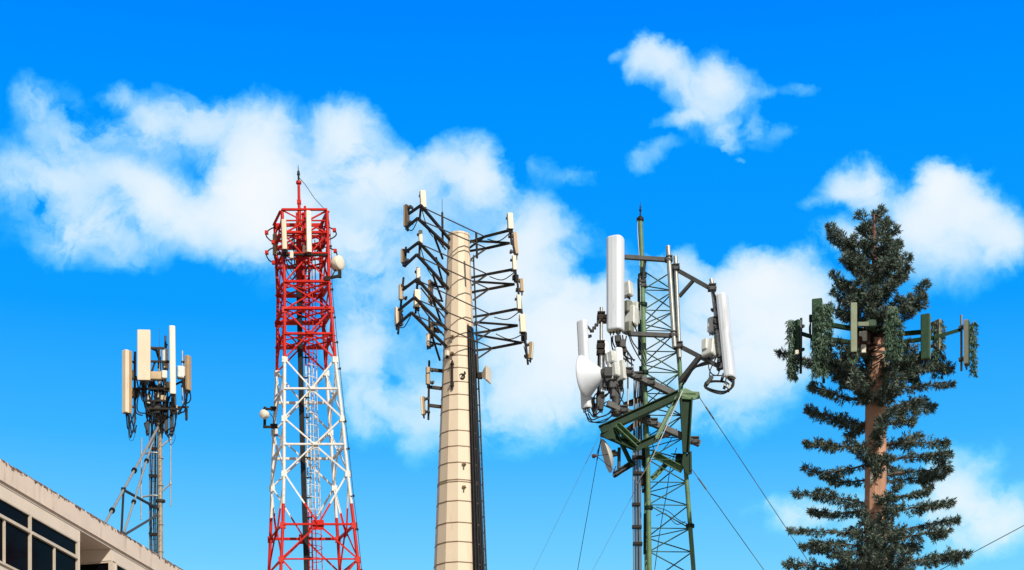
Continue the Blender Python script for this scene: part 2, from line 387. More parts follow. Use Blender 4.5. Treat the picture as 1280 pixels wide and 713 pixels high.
# ------------------------------------------------------------------ the roof of the office block
def concrete():
    m = mat('painted_concrete', (.74, .62, .525), .7, var=.05, scale=1.2, dark=(.42, .32, .23), dark_amt=.16, dark_scale=2.6, streak=True, bump=.05)
    nt = m.node_tree; N, L = nt.nodes, nt.links; p = N['Principled BSDF']
    base = p.inputs['Base Color'].links[0].from_socket
    tc = N.new('ShaderNodeTexCoord'); sx = N.new('ShaderNodeSeparateXYZ'); L.new(tc.outputs['Object'], sx.inputs[0])
    # flaked, rusty and mossy rim along the coping
    nz = N.new('ShaderNodeTexNoise'); nz.inputs['Scale'].default_value = 3.6; nz.inputs['Detail'].default_value = 9; nz.inputs['Roughness'].default_value = .72
    L.new(tc.outputs['Object'], nz.inputs[0])
    mr = N.new('ShaderNodeMapRange'); mr.inputs[1].default_value = 19.39-.36; mr.inputs[2].default_value = 19.40
    mr.inputs[3].default_value = -.20; mr.inputs[4].default_value = .20
    L.new(sx.outputs[2], mr.inputs[0])
    ad = N.new('ShaderNodeMath'); L.new(nz.outputs[0], ad.inputs[0]); L.new(mr.outputs[0], ad.inputs[1])
    th = N.new('ShaderNodeMapRange'); th.interpolation_type = 'SMOOTHSTEP'; th.inputs[1].default_value = .565; th.inputs[2].default_value = .62
    L.new(ad.outputs[0], th.inputs[0])
    n2 = N.new('ShaderNodeTexNoise'); n2.inputs['Scale'].default_value = 9; n2.inputs['Detail'].default_value = 4
    L.new(tc.outputs['Object'], n2.inputs[0])
    cr = N.new('ShaderNodeValToRGB'); e = cr.color_ramp.elements
    e[0].position, e[1].position = .42, .6; e[0].color = (.05, .038, .03, 1); e[1].color = (.30, .15, .07, 1)
    L.new(n2.outputs[0], cr.inputs[0])
    mx = N.new('ShaderNodeMix'); mx.data_type = 'RGBA'; L.new(th.outputs[0], mx.inputs[0]); L.new(base, mx.inputs[6]); L.new(cr.outputs[0], mx.inputs[7])
    L.new(mx.outputs[2], p.inputs['Base Color'])
    return m
M_CONC = concrete()
M_WALLP = mat('cream_wall_paint', (.74, .635, .54), .7, var=.05, scale=1., dark=(.48, .38, .28), dark_amt=.05, dark_scale=2, streak=True, bump=.04)
M_FRAME = mat('cream_window_frame', (.62, .53, .42), .45, var=.06, scale=4, dark=(.3, .2, .12), dark_amt=.08)
M_GLASS = mat('dark_glass', (.003, .003, .005), .1, var=.4, scale=.7, spec=.02)
M_ROOF = mat('roof_felt', (.12, .11, .10), .9, var=.2)

bl = root('office_building', (-16.3, 56, 0), 'cream concrete office block with dark ribbon windows and a rust edged flat roof', 'building')
bl['label'] = 'cream concrete office block with dark ribbon windows and a rust flecked roof edge'
DW = Vector((.2258, .974, 0)).normalized(); NW = Vector((DW.y, -DW.x, 0))
def Wp3(Y, off, z):
    return Vector((-16.3 + .2318*(Y-55.9), Y, z)) + NW*off
def Yp(px): return 29.26/(.2318 - (px-640)/F)
MW = Matrix((DW, NW, UP)).transposed()
def wbox(mb, Y0, Y1, o0, o1, z0, z1, mi=0):
    a, b = Wp3(Y0, 0, 0), Wp3(Y1, 0, 0); ln = (b-a).length
    c = (a+b)/2 + NW*(o0+o1)/2 + UP*(z0+z1)/2
    mb.box(c, ln, o1-o0, z1-z0, MW, mi)
YE0, YE1 = 24, 92
YB1, YB2 = Yp(101), Yp(142)
mb = MB()
# parapet with a slightly uneven, chipped coping: rows of points pushed about
ln = (Wp3(YE1, 0, 0)-Wp3(YE0, 0, 0)).length; n = 620
rows = []
for i in range(n+1):
    Y = YE0 + (YE1-YE0)*i/n
    j = mnoise.noise(Vector((Y*2.3, 1.7, 0)))*.012 + mnoise.noise(Vector((Y*7.1, 4.2, 0)))*.012
    chip = max(0, mnoise.noise(Vector((Y*3.1, 9.2, 3)))-.18)*.10
    t = 19.385 + j*.6 - chip*.5
    rows.append([Wp3(Y, .06, 18.70), Wp3(Y, .06, t-.05-chip), Wp3(Y, .035-chip*.4, t), Wp3(Y, -.20, t), Wp3(Y, -.22, 18.92), Wp3(Y, -.22, 18.70)])
V = sum(rows, [])
mb.add(V, [[i*6+j, i*6+(j+1) % 6, (i+1)*6+(j+1) % 6, (i+1)*6+j] for i in range(n) for j in range(6)])
mb.add(rows[0], [list(range(6))]); mb.add(rows[-1], [list(range(6))])
mb.build('parapet', M_CONC, bl)
mb = MB(); wbox(mb, YE0, YE1, -11, -.222, 18.70, 18.90); rs = mb.build('roof', M_ROOF, bl)
mb = MB(); wbox(mb, YE0, YE1, -11, -.01, 18.60, 18.696); mb.build('soffit', M_WALLP, bl)
# drip groove shadow strip under the fascia
ZH, ZT, ZS = 18.17, 17.6, 16.1
def bay(Y0, Y1, nwin, last=False):
    w = MB()
    wbox(w, Y0, Y1, -.34, -.03, ZH+.03, 18.598)          # head beam
    wbox(w, Y0, Y1, -.34, -.03, ZS-1.15, ZS-.03)         # sill wall
    wbox(w, Y0, Y1, -6.0, -5.8, 0, 18.598)               # back of the rooms
    wbox(w, Y0, Y1, -5.8, -.34, ZS-1.5, ZS-1.2)          # floor slab
    for z0 in (12.9, 9.7, 6.5, 3.3): wbox(w, Y0, Y1, -.34, -.03, z0-1.15, z0+.5)
    wbox(w, Y0, Y0+.25, -5.8, -.06, 0, 18.595); wbox(w, Y1-.16, Y1, -5.8, -.035, 0, 18.595)
    w.build('wall', M_WALLP, bl)
    st = (Y1-.16-(Y0+.25))/nwin
    for i in range(nwin):
        a = Y0+.25 + st*i; b = a+st
        f = MB(); t = .05
        zb, zt = ZS-.028, ZH+.028
        wbox(f, a, a+t*1.3, -.13, -.02, zb, zt); wbox(f, b-t*1.3, b, -.13, -.02, zb, zt)
        wbox(f, a+t*1.3, b-t*1.3, -.13, -.018, zt-.06, zt); wbox(f, a+t*1.3, b-t*1.3, -.13, .03, zb, zb+.07)
        wbox(f, a+t*1.3, b-t*1.3, -.13, .015, ZT-.05, ZT+.05)
        m_ = (a+b)/2
        wbox(f, m_-t*.8, m_+t*.8, -.13, -.022, zb+.07, ZT-.05)
        fo = f.build('window', M_FRAME, bl)
        for (p, q, z0, z1) in ((a+t*1.3, b-t*1.3, ZT+.05, zt-.06), (a+t*1.3, m_-t*.8, zb+.07, ZT-.05), (m_+t*.8, b-t*1.3, zb+.07, ZT-.05)):
            g_ = MB(); wbox(g_, p, q, -.10, -.085, z0, z1); g_.build('pane', M_GLASS, fo)
    # the storeys below
    for z0 in (12.9, 9.7, 6.5, 3.3):
        g_ = MB(); wbox(g_, Y0+.25, Y1-.16, -.16, -.12, z0+.5, z0+2.05); g_.build('window', M_GLASS, bl)
bay(YB1-3.26*6-.41, YB1, 6)
bay(YB2, YB2+3.26*6+.41, 6)
# the far wall of the recess faces the street
w = MB()
aY = YB2
A0 = Wp3(aY, 0, 0)
def rbox_(mb, o0, o1, t0, t1, z0, z1):
    c = A0 + NW*(o0+o1)/2 + DW*(t0+t1)/2 + UP*(z0+z1)/2
    mb.box(c, t1-t0, o1-o0, z1-z0, MW)
rbox_(w, -5.8, -.036, -.16, -.003, ZH, 18.594); rbox_(w, -5.8, -.036, -.16, -.003, 15.0, 16.1)
w.build('recess_wall', M_WALLP, bl)
f = MB(); rbox_(f, -.14, -.038, -.14, -.004, 16.1, ZH-.002); rbox_(f, -2.0, -.14, -.14, -.004, ZH-.07, ZH-.002); rbox_(f, -2.0, -.14, -.14, -.004, 16.102, 16.2)
rbox_(f, -2.1, -2.0, -.14, -.004, 16.102, ZH-.002)
fo = f.build('window', M_FRAME, bl)
g_ = MB(); rbox_(g_, -2.0, -.14, -.08, -.06, 16.2, ZH-.07); g_.build('pane', M_GLASS, fo)
w = MB(); wbox(w, YB1, YB2-.16, -6.0, -5.8, 0, 18.594); w.build('recess_back', M_WALLP, bl)
# ------------------------------------------------------------------ rooftop mast on the office block
Y1 = 68.6; K1 = Y1/F
def A1(px, py, d=0.): return at(px, py, Y1+d)
ZR = 18.90
pb = A1(200.6, 692); pb.z = ZR
t1 = root('rooftop_mast', pb, 'slim rusty pole mast with long stays and four cream panels on the office block roof', 'cell tower')
def P1(px, py, d=0.):                       # keep the pole vertical
    return A1(px, py, d)
mb = MB()
top1 = P1(199.6, 517)
mb.tube(pb, top1, .105, .098, 16)
for py in (690, 656, 625, 607, 573, 541):   # welded flanges
    q = P1(200.4, py); mb.tube(q-UP*.02, q+UP*.02, .125, n=16)
for i in range(26):
    py = 528 + i*6.2; q = P1(200.3, py); s = -1 if i % 2 else 1
    mb.tube(q+Vector((.02, -.095, 0)), q+Vector((.02+s*.01, -.19, 0)), .010, n=6, mi=1)
mb.build('pole', [M_POLE, M_GALVD], t1)
mb = MB(); q = P1(200.6, 626.5)
mb.tube(q-UP*.035, q-UP*.01, .19, n=18); mb.tube(q+UP*.01, q+UP*.035, .19, n=18)
mb.build('flange', M_GALVD, t1)
# upper stub pole
mb = MB(); mb.tube(top1-UP*.05, P1(199.3, 436), .072, .062, 12)
q = P1(199.4, 520); mb.tube(q-UP*.09, q+UP*.0, .15, n=14)
mb.build('upper_pole', M_POLE, t1)
mb = MB(); mb.path([P1(199.4, 437), P1(199.2, 424), P1(199.1, 410)], [.010, .008, .005], 5); mb.build('lightning_rod', M_GALVD, t1)
# cable ladder of thin bars and dark feeders on the left of the pole
mb = MB()
for px, d in ((186.8, .1), (191.5, .16)): mb.bar(P1(px, 690, d), P1(px, 545, d), .028, .028)
for i in range(22): mb.bar(P1(186.8, 688-i*6.6, .1), P1(195.5, 688-i*6.6, .18), .018, .018)
mb.build('cable_ladder', M_WIRE, t1)
for px, d in ((188.4, .07), (190., .1), (193.2, .12), (194.8, .15), (196.3, .16)):
    cables(t1, [[P1(px, 692, d), P1(px-.3, 650, d), P1(px+.2, 600, d), P1(px, 560, d), P1(px+1, 530, d-.1), P1(px+2+random.uniform(-4, 6), 505, d-.15)]], .02, jit=.012)
for py in (560, 594, 632, 667):
    mb = MB(); mb.bar(P1(186, py, .1), P1(199, py+.6, 0), .05, .06); mb.box(P1(191.5, py+1.4, .02), .30, .10, .10); mb.build('cable_clamp', M_DARKST, t1)
# the two long stays to the roof edge
def stay(p0, p1, collars, r=.05):
    mb = MB(); mb.tube(p0, p1, r, r, 10)
    o = mb.build('stay', M_GALV, t1)
    for t in collars:
        c = Vector(p0).lerp(Vector(p1), t); d = (Vector(p1)-Vector(p0)).normalized()
        m = MB(); m.tube(c-d*.05, c-d*.012, r*2.1, n=12); m.tube(c+d*.012, c+d*.05, r*2.1, n=12); m.build('collar', M_DARKST, o)
YA = Yp(131)+.12
sA = at(130.6, 653, YA); sA.z = 19.36
stay(sA, P1(199.5, 531), (.13, .52))
YB = Yp(154)+.12
sB = at(154, 668, YB); sB.z = 19.36
stay(sB, P1(197.5, 531, .1), (.29, .66), .042)
mb = MB(); a = P1(156.5, 613.5, -1.5); bq = P1(198, 637)
# struts of dark angle steel
pA = Vector(sA).lerp(P1(199.5, 531), (653-613)/(653-531.))
mb.bar(pA, P1(199, 637), .075, .075); mb.box(pA, .16, .12, .16)
mb.build('strut', M_DARKST, t1)
mb = MB(); mb.bar(pA - UP*.02, sB + Vector((-.07, 0, .02)), .07, .07); mb.build('strut', M_DARKST, t1)
mb = MB(); mb.bar(sB + Vector((.05, 0, .03)), P1(197.5, 643.5), .07, .07); mb.build('strut', M_GALVD, t1)
mb = MB(); mb.box(sB, .34, .2, .05, MW); mb.box(sB+UP*.06, .18, .1, .12, MW); mb.build('base_plate', M_RUSTY, t1)
# slim whip tubes held off the pole
for px, y0, y1, arms in ((177.2, 547.5, 650, ((568, 0), (621.5, 0))), (213.3, 520, 633, ((548, 10), (604, 11)))):
    mb = MB(); mb.tube(P1(px, y0, -.05), P1(px-.9 if px < 190 else px, y1, -.05), .028, n=8)
    o = mb.build('whip_antenna', M_GALV, t1)
    for py, rise in arms:
        m = MB()
        if rise: m.bar(P1(202, py+rise, -.05), P1(px+.5, py, -.05), .05, .05); m.tube(P1(px, py+2, -.05), P1(px, py-2, -.05), .05, n=8)
        else: m.path(smoothpath([P1(198, py-1.5), P1(190, py-2, -.05), P1(177.2, py, -.05)], 4), .035, 8); m.tube(P1(px, py+2, -.05), P1(px, py-2, -.05), .045, n=8)
        m.build('arm', M_GALV, o)
# head frame
mb = MB()
for py, xa, xb in ((435, 187, 206), (452, 188, 216), (486, 166, 216), (501, 182, 211), (511, 186, 226)):
    mb.bar(P1(xa, py, -.5), P1(xb, py+.5, -.35), .07, .07)
for a_, b_ in (((199, 440, 0), (188, 435, -.5)), ((199, 486, 0), (168, 487, -.45)), ((200, 490, 0), (234, 474, .3)), ((200, 510, 0), (236, 509, .3)), ((199, 500, 0), (190, 470, -.5)), ((199, 436, 0), (198, 460, -.45)), ((194, 452, -.4), (188, 470, -.5)), ((195, 437, -.45), (199.5, 452, -.05))):
    mb.bar(P1(*a_), P1(*b_), .065, .065)
mb.build('head_frame', M_DARKST, t1)
# the four panels
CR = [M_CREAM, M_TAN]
panel(t1, P1(158.5, 478, -.5), 0.27, .29, 2.42, -40, [M_CREAM, M_TAN], boxy=True, reach=.22, pipe=(-.1, .3), pipe_mat=M_GALVD)  # tan sides and back paint in the shade on its right
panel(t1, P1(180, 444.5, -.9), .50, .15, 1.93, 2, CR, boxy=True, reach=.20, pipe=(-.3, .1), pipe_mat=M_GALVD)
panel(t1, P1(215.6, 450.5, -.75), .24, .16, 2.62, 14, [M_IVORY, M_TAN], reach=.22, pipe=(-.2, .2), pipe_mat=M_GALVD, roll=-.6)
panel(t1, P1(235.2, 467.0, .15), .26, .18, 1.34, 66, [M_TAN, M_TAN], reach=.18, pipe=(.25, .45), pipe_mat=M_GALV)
mb = MB(); mb.tube(P1(168.5, 528, -.2), P1(168.7, 440, -.2), .045, n=9); mb.build('mounting_pipe', M_GALVD, t1)
mb = MB(); mb.tube(P1(206.5, 500, -.2), P1(206.8, 420, -.2), .045, n=9); mb.build('mounting_pipe', M_GALVD, t1)
# radio boxes, filters and couplers
TB = [M_TANBOX]
unit(t1, P1(197.5, 470.5, -.55), .56, .22, .30, 4, TB)
unit(t1, P1(205.5, 469, -.6), .20, .22, .30, 12, [M_IVORY], fins=0)
unit(t1, P1(226, 466, .0), .30, .25, .46, 20, [M_UNIT], fins=0)
unit(t1, P1(164, 468.5, -.25), .20, .2, .34, -30, [M_UNIT])
unit(t1, P1(164.5, 491, -.25), .20, .2, .34, -25, TB)
unit(t1, P1(206.5, 445, -.25), .22, .2, .52, 10, [M_UNIT])
unit(t1, P1(207.5, 457, -.2), .20, .2, .26, 10, TB)
unit(t1, P1(195.5, 513, -.3), .34, .24, .26, 0, [M_GALVD], fins=4)
unit(t1, P1(217, 505, -.2), .2, .2, .5, 16, [M_GALVD], fins=4)
unit(t1, P1(217, 512, -.05), .3, .25, .3, 16, TB, fins=4)
unit(t1, P1(180, 490, -.3), .2, .2, .34, 0, [M_GALVD], fins=4)
unit(t1, P1(186, 500, -.2), .18, .18, .4, 0, [M_UNIT], fins=4)
unit(t1, P1(208, 530, -.15), .14, .14, .7, 0, [M_GALVD], fins=0)
unit(t1, P1(214.5, 531, -.1), .14, .14, .8, 0, [M_GALVD], fins=0)
unit(t1, P1(184.5, 535, -.15), .14, .14, .5, 0, [M_GALVD], fins=0)
unit(t1, P1(233, 517, .1), .10, .1, .42, 0, [M_GALVD], fins=0)
# drooping feeders
fe = []
for x0, y0, x1, y1, sx, sy in ((176, 477, 194, 520, 172, 512), (180, 477, 196, 517, 184, 515), (184, 477, 197, 512, 190, 500), (178, 477, 190, 528, 180, 505),
        (215, 494, 205, 525, 214, 518), (217, 494, 207, 540, 219, 530), (213, 494, 203, 512, 208, 508), (212, 495, 204, 530, 206, 512),
        (161, 517, 170, 522, 164, 541), (158, 517, 169, 512, 160, 537), (163, 517, 171, 532, 169, 540), (160, 518, 168, 538, 162, 546),
        (228, 474, 222, 518, 231, 500), (229, 474, 224, 516, 233, 497), (235, 488, 222, 518, 231, 512), (237, 488, 232, 505, 239, 498), (231, 470, 233, 525, 231.5, 500),
        (190, 470, 184, 540, 184, 505), (192, 478, 186, 542, 188, 510), (200, 480, 192, 545, 190, 520), (201, 478, 208, 538, 207, 505), (203, 470, 200, 505, 205, 490),
        (168, 500, 178, 520, 170, 515), (170, 470, 168, 505, 173, 490), (174, 485, 188, 505, 178, 500), (186, 492, 196, 490, 190, 508), (209, 430, 205, 475, 204, 450), (207, 480, 201, 520, 210, 500),
        (184, 540, 188, 528, 181, 530), (216, 500, 217, 540, 220, 515), (213, 520, 211, 545, 216, 535), (182, 500, 192, 530, 183, 522)):
    d = random.uniform(-.5, .0)
    fe.append([P1(x0, y0, d-.1), P1(sx, sy, d), P1((sx+x1)/2, (sy+y1)/2+1, d+.05), P1(x1, y1, d+.1)])
cables(t1, fe, .027, jit=.02)
cables(t1, [[P1(160.5, 521, -.45), P1(161, 538, -.3), P1(166, 541.5, -.25), P1(169, 534, -.2)], [P1(161, 521, -.45), P1(160.5, 546, -.3), P1(165.5, 551, -.25), P1(169.5, 540, -.2)],
            [P1(214, 540, -.1), P1(211, 548, -.1), P1(214, 556, -.1), P1(219, 548, -.1), P1(217, 538, -.1)]], .009, jit=.01)

for _ in range(16):
    x = random.gauss(200, 11); y = random.uniform(480, 528)
    unit(t1, P1(x, y, random.uniform(-.35, .1)), random.uniform(.10, .22), random.uniform(.10, .2), random.uniform(.16, .42), random.uniform(-30, 30), [random.choice((M_DARKST, M_GALVD, M_DARKST, M_TANBOX))], fins=0, roll=random.uniform(-6, 6))
fe = []
for _ in range(14):
    x = random.gauss(198, 10); y = random.uniform(478, 500); x2 = random.gauss(200, 5)
    fe.append([P1(x, y, -.3), P1(x+random.uniform(-6, 6), y+18, -.35), P1((x+x2)/2+random.uniform(-5, 5), y+34, -.2), P1(x2, random.uniform(535, 552), -.05)])
cables(t1, fe, .026, jit=.02)
# ------------------------------------------------------------------ red and white lattice tower
Y2 = 65.0; K2 = Y2/F
def A2(px, py, d=0.): return at(px, py, Y2+d)
TAB = [(264, 352.6, 408.7, 343.6, 400.2, .60), (357, 355.8, 411.5, 347.3, 401.5, .62), (450, 355.8, 419, 346.2, 408, .68), (524, 355.2, 428, 342.3, 413, .76),
       (593, 355, 434.8, 340, 418, .86), (657, 353.6, 442.5, 338, 422.5, .96), (713, 351, 448.7, 335.6, 426, 1.05), (1326, 325, 520, 296, 475, 2.0)]
def zf(py):                                  # height of a level from its row on the front face
    d = ipl(py)[4]; return CZ + (HY-py)/F*(Y2-d)
def ipl(py):
    for a, b in zip(TAB, TAB[1:]):
        if py <= b[0]:
            t = (py-a[0])/(b[0]-a[0]); return [a[i]+(b[i]-a[i])*t for i in range(1, 6)]
    return TAB[-1][1:]
def leg2(k, py):                             # k: 0 front left, 1 front right, 2 back right, 3 back left
    fl, fr, bl_, br, d = ipl(py); z = zf(py)
    px = (fl, fr, br, bl_)[k]; Y = Y2 + (-d if k < 2 else d)
    return Vector(((px-640)/F*Y, Y, max(z, 0)))
c = sum((leg2(k, 1326) for k in range(4)), Vector())/4; c.z = 0
t2 = root('lattice_tower', c, 'square steel lattice tower painted in red and white sections, with a single spike on top', 'cell tower')
RW = [M_RED, M_WPAINT]
PYW0, PYW1 = 448, 630
ZW0, ZW1 = zf(PYW0), zf(PYW1)
def seg(mb, p0, p1, fn):
    """lay fn(p0,p1,mi) and change the paint where the section crosses a colour boundary"""
    p0, p1 = Vector(p0), Vector(p1); ts = [0, 1]
    for z in (ZW0, ZW1):
        if (p0.z-z)*(p1.z-z) < 0: ts.append((z-p0.z)/(p1.z-p0.z))
    ts.sort()
    for a, b in zip(ts, ts[1:]):
        q0, q1 = p0.lerp(p1, a), p0.lerp(p1, b); zm = (q0.z+q1.z)/2
        fn(mb, q0, q1, 1 if ZW1 < zm < ZW0 else 0)
PYS = [264, 310, 357, 405, 450, 487, 524, 560, 593, 625, 657, 685, 713, 1326]
for k in range(4):
    mb = MB()
    for a, b in zip(PYS, PYS[1:]):
        seg(mb, leg2(k, a), leg2(k, b), lambda m, p, q, mi: m.tube(p, q, .062, .062, 10, mi))
    mb.build('leg', RW, t2)
faces = ((0, 1), (1, 2), (2, 3), (3, 0))
def fbar(p, q, w, name='horizontal_brace'):
    mb = MB(); seg(mb, p, q, lambda m, a, b, mi: m.angle(a, b, w, .016, UP, mi)); return mb.build(name, RW, t2)
for py, w in ((264, .10), (277, .055), (293, .12), (318, .08), (354, .11), (388, .13), (419, .10), (487.5, .085), (557, .085), (657, .085), (700, .06)):
    for a, b in faces: fbar(leg2(a, py), leg2(b, py), w)
def mid(a, b, py): return (leg2(a, py)+leg2(b, py))/2
for a, b in faces:
    for y0, y1 in ((264, 293), (293, 354), (354, 388)):
        fbar(leg2(a, y0), leg2(b, y1), .05, 'diagonal_brace'); fbar(leg2(b, y0), leg2(a, y1), .05, 'diagonal_brace')
    for yl, yc in ((388, 419), (450, 419), (450, 487.5), (524, 487.5), (524, 557), (593, 557), (593, 657), (700, 657)):
        for q in (a, b): fbar(leg2(q, yl), mid(a, b, yc), .06, 'diagonal_brace')
    # below the frame: the bracing simply goes on to the ground
    mb = MB(); prev = 700
    for yc, yl in ((757, 815), (880, 950), (1030, 1110), (1200, 1290)):
        for q in (a, b): mb.angle(leg2(q, prev), mid(a, b, yc), .06); mb.angle(mid(a, b, yc), leg2(q, yl), .06)
        mb.angle(leg2(a, yc), leg2(b, yc), .08); prev = yl
    mb.build('lower_bracing', RW, t2)
# gusset plates
for a, b in faces:
    ax = (leg2(b, 450)-leg2(a, 450)).normalized(); nn = ax.cross(UP)
    Mg = Matrix((ax, nn, UP)).transposed()
    for yc, s in ((419, .30), (487.5, .24), (557, .24), (657, .40)):
        mb = MB(); mb.box(mid(a, b, yc)+UP*.02, s, .02, s*.9, Mg, 1 if PYW0 < yc < PYW1 else 0); mb.build('gusset_plate', RW, t2)
for k in range(4):
    for py in (388, 450, 524, 593, 657, 700):
        p = leg2(k, py); mb = MB(); mi = 1 if PYW0-3 < py < PYW1 else 0
        mb.box(p, .20, .14, .21, Matrix.Rotation(R(12), 3, 'Z'), mi); mb.build('gusset_plate', RW, t2)
# plan bracing seen from below
for py in (293, 320, 354, 388, 419):
    mb = MB(); mb.angle(leg2(0, py), leg2(2, py), .05); mb.angle(leg2(1, py), leg2(3, py), .05)
    m_ = [mid(a, b, py) for a, b in faces]
    for i in range(4): mb.angle(m_[i], m_[(i+1) % 4], .05)
    mb.build('plan_bracing', RW, t2)
# top spike
def C2(px, py, d=0): return A2(px, py, d)
mb = MB(); mb.tube(C2(375.6, 392), C2(374, 262), .075, .072, 10); mb.tube(C2(374, 262), C2(373.4, 228), .055, .05, 10)
mb.box(C2(373.8, 253), .14, .14, .14); mb.tube(C2(373.4, 230), C2(373.4, 227), .10, n=10)
mb.build('top_mast', [M_RED], t2)
mb = MB(); mb.tube(C2(382, 392, -.3), C2(381.2, 258, -.3), .045, .045, 8); mb.build('upright', [M_RED], t2)
mb = MB(); mb.tube(C2(378.5, 392, .2), C2(378.5, 266, .2), .04, .04, 8); mb.build('upright', [M_RED], t2)
mb = MB(); mb.tube(C2(373.4, 228), C2(373.1, 219), .04, .035, 8); mb.tube(C2(373.1, 219), C2(373, 214), .06, .04, 8); mb.path([C2(373, 215), C2(372.6, 207)], [.018, .008], 6)
mb.build('lightning_rod', [M_DARKST], t2)
lw = [C2(373.6, 222), C2(383, 233), C2(393, 248), C2(405.5, 262, -.4), C2(411, 275, -.6), C2(413.6, 308, -.65), C2(415.5, 362, -.7), C2(418.6, 397, -.7), C2(421.5, 428, -.75), C2(425, 461, -.75), C2(432, 527, -.85), C2(436, 561, -.9), C2(442, 620, -1), C2(447, 662, -1.05), C2(452, 713, -1.1)]
e = leg2(1, 1326) + Vector((.1, -.1, .0))
mb = MB(); mb.path(smoothpath(lw, 4) + [e], .011, 5); cbl = mb.build('grounding_cable', [M_DARKST], t2)
for q in lw[5:]:
    m = MB(); m.box(q, .07, .05, .07); m.bar(q, q+Vector((-.14, .05, 0)), .025, .025); m.build('cable_clip', [M_DARKST], cbl)
# cable tray
mb = MB()
tr = [C2(373.6, 358, -.05), C2(375.6, 450, -.05), C2(377.4, 530, -.05), C2(379.5, 600, -.05), C2(383.2, 713, -.05)]
g0 = tr[-1] + (tr[-1]-tr[-2]).normalized()*((tr[-1].z)/((tr[-2]-tr[-1]).normalized().z)); g0.z = 0
for a, b in zip(tr, tr[1:]+[g0]): mb.bar(a, b, .185, .10, Vector((0, 1, 0)))
mb.build('cable_tray', [M_BLACK], t2)
for i in range(14):
    py = 372 + i*25; px = 374.2 + (py-372)*.0255
    m = MB(); m.bar(C2(px-3.2, py, .02), C2(px+9, py, .06), .03, .04); m.build('tray_support', [M_DARKST], t2)
# ladder and its cage
def lx(py): return 383.8 + max(0, py-440)*.0175
mb = MB()
for off in (-1.9, 2.2):
    ys = [300, 390, 450, 540, 630, 713]
    for a, b in zip(ys, ys[1:]): seg(mb, C2(lx(a)+off, a, .1), C2(lx(b)+off, b, .1), lambda m, p, q, mi: m.tube(p, q, .030, .030, 8, mi))
    mb.tube(C2(lx(713)+off, 713, .1), Vector((C2(lx(713)+off+2, 713, .1).x, Y2+.1, 0)), .03, n=8)
for i in range(46):
    py = 304 + i*9; p = C2(lx(py)-1.9, py, .1); q = C2(lx(py)+2.2, py, .1)
    mb.tube(p, q, .013, n=5, mi=1 if ZW1 < p.z < ZW0 else 0)
mb.build('ladder', RW, t2)
mb = MB()
def hoop(py, n=12):
    cx = lx(py); rx = 9.5 + (py-440)*.0135
    return [C2(cx+2, py-1, .1) + Vector((rx*K2*(math.sin(math.pi*i/n))*1.0*(1 if True else 0), -.42*math.cos(math.pi*i/n)*.9 + .0, 0)) for i in range(n+1)]
hs = [hoop(py) for py in range(446, 720, 15)]
for h in hs:
    mb.path(h, .014, 5, 1 if ZW1 < h[0].z < ZW0 else 0)
for a, b in zip(hs, hs[1:]):
    for i in (2, 5, 8, 11): seg(mb, a[i], b[i], lambda m, p, q, mi: m.tube(p, q, .011, .011, 5, mi))
mb.build('safety_cage', RW, t2)
# thin verticals running inside
for px, d in ((389.5, .3), (393.5, .35)):
    mb = MB(); seg(mb, C2(px, 300, d), C2(px+5, 640, d), lambda m, p, q, mi: m.tube(p, q, .018, .018, 6, mi)); mb.build('conduit', RW, t2)
# panels
panel(t2, C2(355.3, 293.5, -.95), .175, .13, 1.08, -4, [M_CREAM, M_TAN], reach=.12, roll=-2)
panel(t2, C2(386.0, 290, -.95), .19, .13, 1.50, 18, [M_IVORY, M_TAN], reach=.14, roll=-1)
panel(t2, C2(343.2, 306, .2), .15, .12, .78, -60, [M_TAN, M_TAN], reach=.14)
panel(t2, C2(380.0, 313, -.6), .10, .09, .34, 0, [M_CREAM, M_TAN], reach=.1)
unit(t2, C2(364.6, 319, -.75), .13, .12, .26, 0, [M_IVORY], fins=0)
unit(t2, C2(356.5, 316, -.8), .18, .16, .22, 0, [M_DARKST], fins=3)
for xs in ((347, 402, 317.6), (352, 410, 318.6)):
    mb = MB(); mb.bar(C2(xs[0], xs[2], -.7 if xs[0] > 350 else .4), C2(xs[1], xs[2]+.6, -.7 if xs[0] > 350 else .4), .09, .06); mb.build('antenna_rail', [M_DARKST], t2)
cables(t2, [[C2(356, 314, -.9), C2(360, 330, -.6), C2(368, 345, -.2), C2(374, 362, .3)], [C2(354, 314, -.9), C2(358, 336, -.6), C2(366, 352, -.2), C2(374.5, 372, .3)], [C2(386, 319, -.9), C2(384, 335, -.4), C2(379, 350, .1), C2(375, 368, .3)],
            [C2(388, 319, -.9), C2(390, 332, -.5), C2(384, 352, .1), C2(376, 375, .3)], [C2(343, 321, .2), C2(346, 335, .3), C2(358, 352, .35), C2(373, 365, .35)], [C2(364, 325, -.7), C2(367, 340, -.4), C2(372, 352, .1), C2(374, 370, .3)]], .016, jit=.03)
# ring brackets at both sides
for base, pts in ((0, [(345, 284, .3), (338, 286.5, .1), (333.2, 291, -.1), (333, 295.5, -.2), (337, 300, -.3), (341.5, 303, -.35)]), (0, [(345, 309, .3), (338, 311.5, .1), (333.4, 316, -.1), (333.6, 321, -.2), (337, 326, -.3), (342, 328.5, -.35)]),
                  (1, [(402, 283, .5), (411, 284.5, .2), (418, 288, -.1), (420.4, 293, -.3), (417, 297, -.5), (409, 300.5, -.6)]), (1, [(402, 309, .5), (411, 310, .2), (419, 314, -.1), (421.4, 319, -.3), (419, 323, -.5), (410.5, 327, -.6)])):
    mb = MB(); mb.path(smoothpath([C2(*p) for p in pts], 4), .024, 7)
    o = mb.build('ring_bracket', [M_DARKST], t2)
    m = MB()
    for q in (pts[2], pts[-1], pts[0]): m.box(C2(*q), .12, .12, .12)
    m.build('clamps', [M_RED], o)
